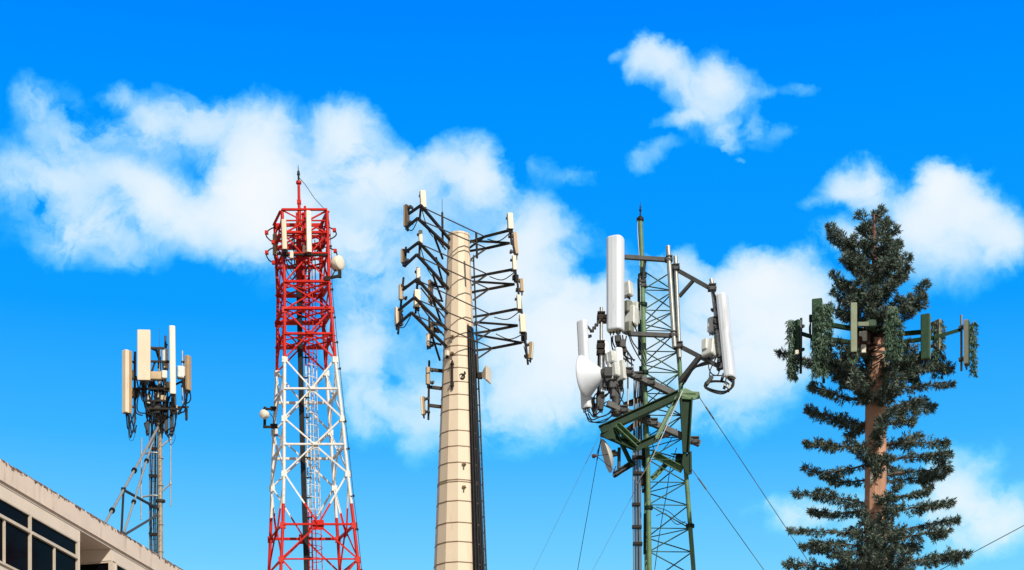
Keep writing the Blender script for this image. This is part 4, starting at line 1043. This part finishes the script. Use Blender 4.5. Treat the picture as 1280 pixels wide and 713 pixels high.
for x0, y0, pts in ((733, 517, ((737, 526), (748, 528), (762, 522), (768, 518))), (735, 517, ((739, 524), (750, 523), (760, 518), (768, 512))), (737, 515, ((741, 522), (747, 516), (752, 508))), (736, 516, ((738, 506), (742, 498), (749, 496))),
        (731, 515, ((735, 524), (742, 529), (756, 527), (765, 520))), (744, 517, ((748, 522), (758, 519), (766, 512))), (752, 510, ((756, 504), (762, 502), (768, 505))), (741, 500, ((745, 493), (752, 488), (758, 485))),
        (748, 512, ((752, 500), (758, 494), (764, 490))), (760, 492, ((754, 498), (756, 508), (766, 509))), (766, 484, ((757, 496), (748, 500), (744, 508))), (774, 478, ((779, 488), (778, 500), (772, 507))),
        (771, 480, ((776, 495), (782, 505), (790, 508)))):
    fe.append([C4(x0, y0, -.55)] + [C4(x, y, -.45) for x, y in pts])
cables(t4, fe, .016, jit=.025)
# big square booms
boom(C4(778.5, 463, -.4), C4(842, 492.5, .05), .14, .14, m=M_BOOM)
for t in (.12, .3, .55): clamp(C4(778.5, 463, -.4).lerp(C4(842, 492.5, .05), t), .2)
boom(C4(759, 504.5, -.45), C4(874.5, 555, .1), .14, .14, m=M_BOOM)
for t in (.18, .3, .42, .5, .95): clamp(C4(759, 504.5, -.45).lerp(C4(874.5, 555, .1), t), .2)
boom(C4(780, 507, .3), C4(803, 498, .1), .10, .12, m=M_DARKST); boom(C4(783, 540, .3), C4(806, 521, .1), .10, .12, m=M_DARKST); boom(C4(806, 553, .3), C4(842, 541, .3), .08, .1, m=M_DARKST)
# green guy frame: deep channels and plates
def chan(p, q, w, h, m=None, name='frame_beam'):
    mb = MB(); mb.channel(p, q, w, h, .02); return mb.build(name, m or M_GREEN, t4)
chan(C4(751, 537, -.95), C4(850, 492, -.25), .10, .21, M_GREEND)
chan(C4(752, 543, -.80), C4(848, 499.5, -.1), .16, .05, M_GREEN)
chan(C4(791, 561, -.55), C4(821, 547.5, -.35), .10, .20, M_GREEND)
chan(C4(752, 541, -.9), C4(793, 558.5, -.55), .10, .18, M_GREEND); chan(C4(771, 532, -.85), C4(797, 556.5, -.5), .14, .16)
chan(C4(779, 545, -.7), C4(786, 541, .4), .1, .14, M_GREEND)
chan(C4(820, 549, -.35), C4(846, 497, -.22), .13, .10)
chan(C4(768.5, 537, -.85), C4(790.5, 583, -.15), .08, .09, M_GREEND)
mb = MB(); mb.plate([C4(752, 533, -.9), C4(764, 530, -.9), C4(770, 549, -.86), C4(758, 549, -.9), C4(752, 545, -.9)], .05); mb.build('guy_plate', M_GREEND, t4)
mb = MB(); mb.plate([C4(849, 494, -.22), C4(856, 485.5, -.2), C4(866, 490, -.2), C4(874, 490.5, -.2), C4(875, 498, -.2), C4(866, 500, -.2), C4(852, 499, -.2)], .05); mb.box(C4(861, 494, -.1), .34, .3, .03); mb.build('guy_plate', M_GREEN, t4)
mb = MB(); A_, B_ = [C4(x, y, -.14) for x, y in ((850.5, 499), (865.5, 497.5), (861.5, 566), (853.5, 566))], None
mb.plate(A_, .035); mb.bar(C4(851.2, 500, -.2), C4(854.2, 566, -.2), .035, .12, Vector((0, 1, 0))); mb.bar(C4(865, 498, -.2), C4(861, 566, -.2), .035, .12, Vector((0, 1, 0))); mb.build('corner_post', M_GREEND, t4)
mb = MB(); mb.plate([C4(854, 569, -.12), C4(864.5, 566, -.12), C4(864.8, 592, -.12), C4(859, 594, -.12), C4(852, 580, -.12)], .06); mb.box(C4(862.5, 579, 0), .05, .36, .5); mb.build('guy_plate', M_GREEND, t4)
chan(C4(814, 566, .3), C4(852, 587, .0), .16, .17); chan(C4(816, 598, .1), C4(838, 574.5, .35), .12, .12); chan(C4(841, 574, .3), C4(853, 574, 0), .2, .25, M_GREEND)
# lower dish seen past the frame
mb = MB(); ax = Vector((-.95, -.03, -.30)).normalized(); ctr = C4(762.5, 568.5, -.45)
mb.lathe([(0, -.02), (.2, .01), (.34, .06), (.43, .11), (.44, .12), (.435, .09), (.35, .035), (.2, -.03), (0, -.05)], ctr, ax, 36); do = mb.build('dish_antenna', mat('grey_dish_paint', (.50, .51, .49), .5, var=.06, scale=3), t4)
m = MB(); m.tube(ctr-ax*.02, ctr-ax*.16, .09, n=12); m.bar(ctr-ax*.16, C4(774, 569.5, -.3), .07); m.tube(C4(774, 560, -.3), C4(773.5, 586, -.3), .045, n=9); m.build('mount', M_GALVD, do)
m = MB(); fp = C4(743, 570, -.6); m.tube(fp, fp+Vector((-.06, 0, -.02)), .06, .045, 9); m.tube(fp+Vector((.05, 0, 0)), fp, .04, n=8)
for q in ((752.5, 549), (768, 588), (763, 568)): m.tube(fp+Vector((.04, 0, 0)), C4(*q, -.5), .009, n=5)
m.build('feed_horn', M_RUSTY, do)
chan(C4(768, 592, -.35), C4(793, 576, .0), .08, .10, M_GALVD); chan(C4(768, 596, -.3), C4(794, 580, .05), .06, .06, M_DARKST)
cables(t4, [[C4(770, 583, -.3), C4(766, 592, -.35), C4(768, 597, -.35), C4(776, 592, -.2)]], .012, jit=.01)
# bundle of feeders running down left of the mast
for i, (px, r) in enumerate(((791.2, .013), (793.4, .018), (795.4, .018), (797.2, .016), (799, .018), (800.8, .014))):
    d = .1 + .05*(i % 2)
    p = [C4(px+3, 470, d), C4(px+1+random.uniform(-1, 1), 510, d), C4(px+.4, 560, d), C4(px, 610, d), C4(px+.4, 660, d), C4(px+.8, 713, d)]; e = p[-1].copy(); e.z = 0
    mb = MB(); mb.path(smoothpath(p, 4) + [e], r, 6); mb.build('feeder_cable', mat('violet_grey_cable', (.10, .085, .11), .5) if i == 1 else (M_WIRE if i in (0, 2, 4, 5) else M_BLACK), t4)
for py, xa, xb in ((572, 790, 812), (592, 791, 810), (631, 790, 800), (659, 790, 802), (680, 791, 803)):
    mb = MB(); mb.box(C4((xa+xb)/2, py, .1), (xb-xa)*K4, .14, .07); mb.build('cable_clamp', M_DARKST, t4)
unit(t4, C4(805.5, 570, .2), .14, .14, .5, 0, [M_GREEND], fins=0); unit(t4, C4(804.8, 600, .2), .16, .14, .3, 0, [M_DARKST], fins=0)
for (p, q, r, m) in (((784.5, 440, -.1), (785, 512, -.1), .022, M_ZINC), ((792, 456, .1), (792.6, 600, .1), .010, M_ZINC), ((803, 470, .3), (806, 540, .3), .03, M_DARKST), ((800.5, 480, .25), (802, 560, .25), .022, M_DARKST)):
    mb = MB(); mb.tube(C4(*p), C4(*q), r, n=7); mb.build('conduit', m, t4)
# bright coax swinging from the upper right plate down to the bundle
mb = MB(); mb.path(smoothpath([C4(853, 489, -.35), C4(843, 512, -.4), C4(830, 540, -.45), C4(814, 575, -.35), C4(799, 600, .0), C4(796, 606, .1)], 5), .015, 7); mb.build('ground_strap', M_ZINC, t4)
cables(t4, [[C4(846, 560, .1), C4(838, 585, .2), C4(833, 620, .3), C4(826, 660, .3), C4(818, 712, .2)], [C4(820, 634, .2), C4(835, 640, .2), C4(848, 650, .15), C4(858, 655, .1)], [C4(820, 645, .2), C4(832, 642, .2), C4(845, 655, .15), C4(857, 652, .1)], [C4(812, 540, .2), C4(820, 566, .3), C4(834, 556, .3), C4(846, 536, .2)]], .010, jit=.01)
# ---- guy wires, each from its lug to an anchor in the ground
def guy(p, via, label, r=.0095, m=None, turn=True, group='guy wires of the green mast'):
    """from p through the bearing via to the ground, taut"""
    p, via = Vector(p), Vector(via); d = (via-p).normalized(); e = p + d*(p.z/-d.z); e.z = 0
    mb = MB(); mb.tube(p, e, r, n=6, mi=0)
    if turn:
        for t in (.012, .02): mb.tube(p+(e-p)*t, p+(e-p)*(t+.008), r*2., n=8, mi=0)
    mb.box(e+UP*.05, .3, .3, .1, mi=1)
    o = mb.build('guy_wire', [m or M_WIRE, M_CONCG]); tag(o, label, 'guy wire', group)
    return o
M_CONCG = mat('anchor_concrete', (.4, .38, .35), .85)
guy(C4(874, 496.5, -.2), C4(1003, 691, 1.5), 'taut guy wire from the mast bracket at upper right, slanting towards the fake pine')
guy(C4(865, 587, -.1), C4(955, 713, 1.2), 'taut dark guy wire from the lower right bracket of the green mast')
guy(C4(752, 543, -.9), C4(722, 713, 2.6), 'short dark guy wire hanging steeply left of the green mast below the grey dish', .008, M_DARKST)
guy(C4(751, 541, -.6), C4(667, 713, 4.5), 'pale thin guy wire slanting farthest left between the buff monopole and the green mast', .0042, M_ZINC)
guy(C4(803, 596, .4), C4(741, 713, 3.), 'pale thin guy wire leaving the green mast nearest its black cable bundle', .0042, M_ZINC)
# ------------------------------------------------------------------ monopole dressed as a pine
Y5 = 42.0; K5 = Y5/F
rnd = random.Random(5)
def C5(px, py, d=0.): return at(px, py, Y5+d)
X5 = C5(1094.5, 600).x
t5 = root('pine_tower', (X5, Y5, 0), 'brown pole tower disguised as a pine tree with dark green branches and green panels', 'cell tower')
def zc(py): return C5(1094, py).z
def axis(py, d=0): return Vector((X5 + (C5(1094.5 if py > 430 else 1094.5-(430-py)*.012, py).x - C5(1094.5, py).x), Y5+d, zc(py)))
mb = MB()
n = 12
def r5(py): return (12.6 + (py-425)*.004)*K5 if py > 425 else (11.5 if py > 412 else 4.5)*K5
zsr = [(HY + CZ/K5, .34), (900, .27), (713, r5(713)), (600, r5(600)), (500, r5(500)), (424, r5(426))]
rows = []
for py, r in zsr:
    z = max(0, zc(py)); rows.append([Vector((X5 + r*math.sin(2*math.pi*(i+.5)/n), Y5 - r*math.cos(2*math.pi*(i+.5)/n), z)) for i in range(n)])
for a, b in zip(rows, rows[1:]): mb.add(a+b, [[i, (i+1) % n, n+(i+1) % n, n+i] for i in range(n)])
mb.add(rows[-1], [list(range(n))])
mb.build('trunk', M_TRUNK, t5)
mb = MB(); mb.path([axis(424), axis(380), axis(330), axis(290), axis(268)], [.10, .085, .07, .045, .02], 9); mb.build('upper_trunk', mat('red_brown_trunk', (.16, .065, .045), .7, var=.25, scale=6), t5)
mb = MB()
for py in (413, 417, 421, 425, 436, 444): q = axis(py); mb.tube(q-UP*.02, q+UP*.02, .27 if py < 430 else .262, n=14)
for i in range(14):
    a = 2*math.pi*i/14; mb.bar(axis(427)+Vector((.265*math.sin(a), .265*math.cos(a), 0)), axis(411)+Vector((.265*math.sin(a), .265*math.cos(a), 0)), .03)
mb.build('rusty_collar', M_RUSTY, t5)
mb = MB(); p = axis(600, -.245)+Vector((-.03, 0, 0))
for py in (570, 645): q = axis(py); mb.tube(q-UP*.012, q+UP*.012, r5(py)*1.02, n=12)
mb.build('trunk_band', M_LIMB, t5)
mb = MB(); p = axis(601); a = R(-32); q = p + Vector((math.sin(a), -math.cos(a), 0))*.245; mb.rbox(q, .075, .05, .30, Matrix.Rotation(a, 3, 'Z')); mb.build('hand_hole_cover', M_IVORY, t5)

# ---- foliage: each branch is a limb with twigs that carry plastic needle tufts
def needle_mat(name, cols):
    m = bpy.data.materials.new(name); m.use_nodes = True; nt = m.node_tree; N, L = nt.nodes, nt.links; p = N['Principled BSDF']
    g = N.new('ShaderNodeNewGeometry'); r = N.new('ShaderNodeValToRGB'); e = r.color_ramp.elements
    e[0].color = (*cols[0], 1); e[1].color = (*cols[-1], 1)
    for i, c in enumerate(cols[1:-1]): q = e.new((i+1)/(len(cols)-1)); q.color = (*c, 1)
    L.new(g.outputs['Random Per Island'], r.inputs[0])
    L.new(r.outputs[0], p.inputs['Base Color']); p.inputs['Roughness'].default_value = .6; p.inputs['Specular IOR Level'].default_value = .3
    return m
M_NEED = needle_mat('pine_needles', [(.028, .062, .048), (.048, .090, .070), (.075, .122, .098), (.110, .160, .132), (.065, .095, .065), (.23, .265, .23), (.15, .15, .11)])
M_SOCK = needle_mat('sock_needles', [(.035, .085, .055), (.055, .125, .08), (.085, .16, .105), (.15, .21, .15), (.06, .095, .06)])
def rv(s=1.): return Vector((rnd.gauss(0, s), rnd.gauss(0, s), rnd.gauss(0, s)))
def tuft(mb, p, d, n, ln, wd, spread=.55):
    for _ in range(n):
        v = (d + rv(spread)).normalized(); L_ = ln*rnd.uniform(.6, 1.2)
        s = v.cross(rv()).normalized()*wd*rnd.uniform(.7, 1.3)
        q = p + rv(.012); m_ = q + v*L_*.45
        mb.v += [q, m_ + s, q + v*L_, m_ - s]; o = len(mb.v)-4
        mb.f.append([o, o+1, o+2, o+3]); mb.m.append(0); mb.s.append(False)
def branch(pts, R0, R1, dens=1., up=.15, limb=.028, droop=.35, fork=2):
    """pts: centre line from the trunk outwards; R0/R1: plume half width near the trunk / near the tip (m)"""
    pts = smoothpath(pts, 6); k = len(pts)
    mb = MB(); mb.path([p + rv(.006) for p in pts], [limb*(1-.75*i/(k-1)) for i in range(k)], 6)
    L_ = sum((b-a).length for a, b in zip(pts, pts[1:]))
    lines = [(pts, 1., .12)]
    for q in range(fork):                                   # side shoots leave the limb at odd places
        t = rnd.uniform(.30, .78); j = int(t*(k-1)); p = pts[j]; d = (pts[-1]-pts[0]).normalized()
        sd = d.cross(UP).normalized()*rnd.choice((-1, 1))
        e = p + d*L_*rnd.uniform(.14, .32) + sd*L_*rnd.uniform(.08, .22) + UP*rnd.uniform(-.14, .10)
        sub = smoothpath([p, p.lerp(e, .5) - UP*.03, e], 5); lines.append((sub, .8, .0))
        mb.path(sub, [limb*.5*(1-.6*i/(len(sub)-1)) for i in range(len(sub))], 5)
    o = mb.build('branch', M_LIMB, t5); fb = MB()
    for pts_, sc, t0 in lines:
        k = len(pts_); l_ = sum((b-a).length for a, b in zip(pts_, pts_[1:]))
        clump = [rnd.uniform(.15, 1) for _ in range(7)]
        for i in range(int(l_*52*dens)):
            t = t0 + (1-t0)*rnd.random()**.85
            j = min(int(t*(k-1)), k-2); p = pts_[j].lerp(pts_[j+1], t*(k-1)-j); d = (pts_[j+1]-pts_[j]).normalized()
            ph = clump[int(t*6.99)]
            R_ = (R0 + (R1-R0)*t)*sc*(.62 + .62*ph)*(1.0 if t < .92 else .8)*rnd.uniform(.6, 1.3)
            if t < .22 and t0: R_ *= .65
            side = rv(); side -= d*side.dot(d); side.normalize()
            side.z = side.z*.6 - droop*(.3 + .7*rnd.random())
            v = (side*.9 + d*rnd.uniform(.15, .9) + UP*up*rnd.uniform(-.4, 1)).normalized()
            m_ = max(2, int(R_/.045))
            for q in range(m_):
                tuft(fb, p + v*R_*(q+.6)/m_, v, 5 if q < m_-1 else 9, .105, .0095)
        tuft(fb, pts_[-1], (pts_[-1]-pts_[-3]).normalized(), 12, .12, .013, .4)
    fb.build('needles', M_NEED, o, fix=False)
def br(tip, att, mid=None, d=0., R0=.15, R1=.14, dens=1., att_px=None, **kw):
    """branch from the trunk at row att to the bearing tip, tip d metres behind (+) or in front (-) of the pole"""
    a = axis(att); s = 1 if tip[0] > 1094 else -1
    if att_px: a = C5(att_px, att, d*.5)
    b = C5(*tip, d)
    m = C5(*mid, d*.55) if mid else a.lerp(b, .5) - UP*.06
    branch([a, m, b], R0, R1, dens, **kw)
LEFT = [  # tip, attach row, mid, depth
 ((973, 439), 470, (1025, 455), .3, .14, .10), ((1014, 481), 505, (1052, 498), -.2, .15, .11), ((1009, 510), 538, (1050, 526), .4, .14, .12), ((1012, 514), 541, (1055, 532), .9, .15, .12),
 ((1008, 552), 561, (1040, 560), -.3, .15, .14), ((1007, 583), 579, (1038, 594), .3, .15, .10), ((1040, 600), 603, (1060, 605), .9, .12, .10),
 ((995, 615), 634, (1040, 624), -.4, .16, .10), ((1015, 637), 640, (1045, 644), .5, .14, .12), ((988, 662), 668, (1035, 668), -.2, .16, .10), ((1003, 681), 700, (1045, 690), .5, .18, .12), ((1020, 677), 690, (1055, 682), -.7, .16, .12),
 ((982, 704), 730, (1035, 712), .1, .18, .10), ((1030, 712), 735, (1060, 715), -.6, .2, .16), ((1046, 470), 492, (1068, 482), .9, .14, .12), ((1025, 452), 478, (1058, 462), -.8, .15, .12), ((996, 450), 478, (1040, 464), 1.0, .14, .12)]
RIGHT = [((1190, 458), 478, (1150, 462), .4, .15, .13), ((1190, 478), 492, (1150, 486), -.2, .14, .11), ((1167, 508), 524, (1135, 513), .3, .16, .14), ((1144, 522), 541, (1122, 530), -.4, .17, .13),
 ((1183, 553), 557, (1145, 556), .2, .10, .13), ((1150, 545), 563, (1128, 556), .7, .12, .17), ((1187, 566), 577, (1150, 574), -.2, .11, .13), ((1184, 583), 597, (1150, 592), .1, .11, .16), ((1180, 592), 606, (1145, 600), .6, .10, .13),
 ((1160, 612), 628, (1135, 622), .3, .07, .10), ((1190, 627), 648, (1150, 636), -.2, .14, .11), ((1195, 648), 672, (1160, 658), .3, .13, .14), ((1178, 663), 684, (1145, 672), -.3, .16, .16), ((1145, 683), 690, (1125, 684), .7, .16, .12), ((1210, 691), 716, (1160, 700), -.1, .19, .10), ((1170, 700), 722, (1140, 706), -.6, .2, .14),
 ((1150, 448), 470, (1125, 455), -.9, .16, .15), ((1168, 446), 466, (1140, 452), .8, .14, .12), ((1156, 500), 520, (1130, 508), .9, .15, .13)]
for T in LEFT+RIGHT: br((T[0][0], T[0][1]+1.5), T[1]-2, (T[2][0], T[2][1]-2.5), T[3], T[4]*rnd.uniform(.8, 1.2), T[5]*rnd.uniform(.7, 1.2), dens=1.1, droop=rnd.uniform(.3, .8), fork=rnd.choice((0, 1, 1, 2)))
FRONT = [((1070, 468), 503), ((1118, 464), 505), ((1116, 512), 545), ((1102, 532), 562), ((1080, 556), 590), ((1104, 570), 600),
 ((1116, 622), 655), ((1072, 630), 664), ((1118, 636), 672), ((1085, 656), 694), ((1108, 656), 696), ((1095, 668), 710), ((1070, 668), 708), ((1128, 660), 700), ((1084, 686), 730), ((1118, 684), 728), ((1100, 696), 744), ((1062, 692), 740), ((1136, 692), 740), ((1046, 690), 730),
 ((1136, 428), 452), ((1064, 478), 506), ((1126, 482), 512), ((1060, 552), 580), ((1124, 604), 630), ((1148, 442), 464), ((1130, 448), 474), ((1046, 428), 452), ((1040, 446), 466), ((1060, 456), 482), ((1142, 464), 488)]
for tp, at_ in FRONT: br(tp, at_, None, -1.0-rnd.random()*.6, .10, .13, dens=1.0, up=.05, fork=1)
for tp, at_ in (((1075, 500), 486), ((1112, 498), 486), ((1060, 545), 520), ((1125, 590), 575), ((1060, 668), 640), ((1130, 672), 650), ((1080, 700), 668), ((1110, 704), 672)): br(tp, at_, None, 1.2, .10, .12, dens=.8, fork=1)
TOP = [((1072, 268), 292, (1083, 279), 0), ((1101, 263), 285, (1096, 274), .1), ((1121, 286), 306, (1108, 294), -.1), ((1037, 283), 335, (1062, 312), .1), ((1066, 298), 322, (1080, 308), -.2), ((1124, 306), 328, (1110, 315), .2), ((1136, 321), 350, (1116, 334), 0), ((1134, 336), 362, (1116, 347), -.3),
 ((1041, 343), 374, (1062, 362), .2), ((1043, 364), 388, (1066, 374), -.2), ((1056, 326), 356, (1074, 340), -.5), ((1158, 354), 400, (1138, 378), .1), ((1155, 372), 402, (1135, 386), -.3), ((1036, 384), 408, (1062, 394), .5), ((1085, 300), 330, (1088, 315), -.6), ((1108, 300), 330, (1102, 315), -.6),
 ((1075, 325), 356, (1082, 340), -.8), ((1115, 328), 360, (1106, 344), -.8), ((1094, 335), 372, (1094, 352), -.9), ((1072, 352), 384, (1082, 368), -.9), ((1116, 356), 390, (1106, 372), -.9), ((1094, 362), 400, (1094, 380), -1.), ((1066, 375), 404, (1078, 390), -.8), ((1124, 374), 406, (1110, 390), -.8), ((1088, 384), 418, (1090, 400), -1.1), ((1108, 388), 420, (1104, 402), -1.1),
 ((1060, 310), 345, (1076, 328), .6), ((1128, 345), 375, (1112, 358), .7), ((1052, 356), 384, (1070, 368), .8), ((1078, 285), 306, (1086, 294), .3), ((1110, 277), 300, (1102, 288), .4), ((1140, 390), 412, (1120, 400), -.6), ((1052, 392), 414, (1074, 402), -.6), ((1120, 318), 345, (1108, 330), -.4), ((1070, 336), 366, (1082, 350), .5)]
for tp, at_, md, d in TOP: br(tp, at_, md, d*1.1, .115, .12, dens=1.3, droop=.2, up=.25, limb=.022, fork=rnd.choice((1, 2)))
mb = MB(); tuft(mb, axis(268), UP, 40, .12, .013, .6); mb.build('needles', M_NEED, t5, fix=False)

# ---- antenna ring with needle socks
def sock(pan, x0, x1, y0, y1, d, n=90, ln=.13):
    """hanging needle sleeve over part of a panel"""
    fb = MB()
    for _ in range(int(n*1.6)):
        p = C5(rnd.uniform(x0, x1), rnd.uniform(y0, y1), d+rnd.uniform(-.08, .12))
        tuft(fb, p, Vector((rnd.gauss(0, .3), rnd.gauss(-.2, .3), -1)), 7, ln, .010, .4)
    fb.build('needle_sock', M_SOCK, pan, fix=False)
def pan5(x0, x1, y0, y1, d, yaw, w, dp, mats, **kw):
    return panel(t5, C5((x0+x1)/2, (y0+y1)/2, d), w, dp, (y1-y0)*K5*.98, yaw, mats, boxy=True, reach=kw.pop('reach', .10), **kw)
M_BLUEG = mat('blue_grey_back', (.10, .115, .14), .5, var=.12)
a = pan5(991.5, 1001, 401, 442, -.3, -58, .20, .11, [M_GREENR, M_BLUEG]); sock(a, 985, 992, 400, 470, -.35, 110); sock(a, 988, 996, 455, 473, -.35, 40)
b = pan5(1016, 1027, 374.5, 441, -.95, -14, .24, .13, [M_GREENR, M_GREYP]); sock(b, 1026, 1040, 380, 455, -.9, 210, .14); sock(b, 1016, 1034, 425, 468, -1.0, 160, .14); sock(b, 1020, 1030, 378, 430, -1.06, 70, .13)
c = pan5(1063.2, 1071.2, 380, 440, -1.7, -8, .145, .10, [M_GREENP, M_GREYP]); sock(c, 1062, 1071, 436, 450, -1.6, 26)
d = pan5(1108, 1121, 385, 446, -1.5, 8, .24, .13, [M_GREENR, M_GREYP]); sock(d, 1106, 1128, 398, 448, -1.6, 190, .13); sock(d, 1110, 1122, 384, 400, -1.62, 24)
e = pan5(1150.5, 1163.5, 394, 449, -1.2, -24, .21, .15, [M_GREENR, mat('olive_housing', (.16, .20, .09), .55, var=.1)])
f = pan5(1203, 1214, 401, 457, -.2, 68, .22, .12, [M_GREENR, M_GREYP]); sock(f, 1213, 1220.5, 402, 468, -.15, 110, .11)
g = pan5(1050, 1060, 440, 483, 1.2, -160, .2, .1, [M_GREENR, M_GREYP]); sock(g, 1050, 1062, 450, 486, 1.15, 90)
h = pan5(1134, 1142, 450, 475, 1.3, 170, .17, .1, [M_GREENR, M_GREYP]); sock(h, 1141, 1149, 446, 484, 1.3, 100)
pan5(1107.5, 1111.5, 452, 479, 1.2, 0, .08, .08, [M_GREENP, M_GREYP])
i_ = pan5(1168, 1176, 400, 440, .6, 120, .2, .1, [M_GREENR, M_GREYP]); sock(i_, 1166, 1180, 400, 470, .6, 170)
def tb(p, q, r=.03, m=None, nm='mounting_pipe'):
    mb = MB(); mb.tube(C5(*p), C5(*q), r, n=9); mb.build(nm, m or M_GREEND, t5)
tb((1001.5, 398, -.15), (1001, 467, -.15)); tb((1030, 460, -.8), (1029.5, 479, -.8), .035); tb((1013.5, 395, -.85), (1013.5, 436, -.85), .012, M_DARKST)
tb((1201.6, 394, -.1), (1201.8, 464, -.1), .028, M_GREYP); tb((1166.5, 404, -1.1), (1154, 465, -1.1), .02, M_DARKST)
tb((1132, 444, 1.4), (1132.3, 476, 1.4), .03, M_GREENP)
def arm(p, q, w=.09, m=None):
    mb = MB(); mb.bar(C5(*p), C5(*q), w, w); mb.build('ring_arm', m or M_GREEND, t5)
arm((1001, 417, -.15), (1017, 422, -.6)); arm((1199, 413, -.1), (1166, 422.5, -.5), .075); arm((1166, 422.5, -.5), (1100, 432, 0), .08)
arm((1071, 405.5, -1.55), (1084, 405.5, -1.1), .085, M_GREENP); arm((1017, 422, -.6), (1090, 432, 0)); arm((1030, 405, -.85), (1088, 415, 0)); arm((1115, 405, -1.4), (1098, 415, 0)); arm((1156, 415, -1.1), (1100, 420, 0))
mb = MB(); mb.rbox(C5(1089, 406, -1.0), .22, .22, .17); mb.bar(C5(1084.5, 406.5, -1.1), C5(1083, 402, -1.1), .05, .14); mb.build('arm_bracket', M_GREENR, t5); arm((1090, 407, -1.), (1094, 418, 0), .09, M_GREENR)
unit(t5, C5(1013, 396.5, -.8), .06, .06, .10, 0, [M_DARKST], fins=0)
unit(t5, C5(1079, 437, -.5), .12, .12, .2, 0, [M_IVORY], fins=0); unit(t5, C5(1074, 430, -.4), .2, .2, .3, 10, [M_RUSTY], fins=3); unit(t5, C5(1083, 425, -.4), .16, .2, .3, 0, [M_RUSTY], fins=3); unit(t5, C5(1078, 477, -.3), .10, .1, .26, 0, [M_IVORY], fins=0); unit(t5, C5(996, 441, -.5), .09, .08, .1, 0, [M_IVORY], fins=0)
cables(t5, [[C5(1070, 441, -1.6), C5(1074, 452, -1.), C5(1086, 458, -.5), C5(1100, 452, -.3)], [C5(1086, 447, -.3), C5(1097, 445, -.32), C5(1106, 440, -.3)], [C5(1085, 440, -.3), C5(1096, 435, -.32), C5(1107, 430, -.2)], [C5(1128, 452, .2), C5(1121, 460, .1), C5(1119, 475, .1), C5(1110, 490, .1)], [C5(1015, 400, -.85), C5(1012, 410, -.85), C5(1013.5, 424, -.85), C5(1018, 430, -.8)]], .018, m=M_DARKST, jit=.01)
# ---- stay wire crossing behind the tree on the right
wp, wq = at(1330, 630.4, 55), at(1170, 715.6, 57)
dv = (wq-wp).normalized(); e_ = wq + dv*(wq.z/-dv.z); e_.z = 0; s_ = wp - dv*1.5
mb = MB(); mb.tube(s_, e_, .012, n=6); mb.box(e_+UP*.05, .3, .3, .1, mi=1)
sw = mb.build('stay_wire', [M_DARKST, M_CONCG]); tag(sw, 'thin dark stay wire slanting down behind the fake pine at the right edge', 'wire')
mb = MB(); mb.tube(Vector((s_.x, s_.y, 0)), s_+UP*.4, .15, .11, 12); mb.build('wooden_pole', M_LIMB, sw)

for _ in range(12):
    unit(t5, C5(rnd.uniform(1071, 1090), rnd.uniform(416, 448), rnd.uniform(-.45, .2)), rnd.uniform(.08, .2), .12, rnd.uniform(.12, .34), rnd.uniform(-30, 30), [rnd.choice((M_DARKST, M_RUSTY, M_DARKST, M_IVORY))], fins=0)
cables(t5, [[C5(1072+2*i, 420, -.4), C5(1070+3*i, 434, -.45), C5(1078+2*i, 446, -.4), C5(1084+i, 462, -.32)] for i in range(6)], .018, m=M_DARKST, jit=.03)
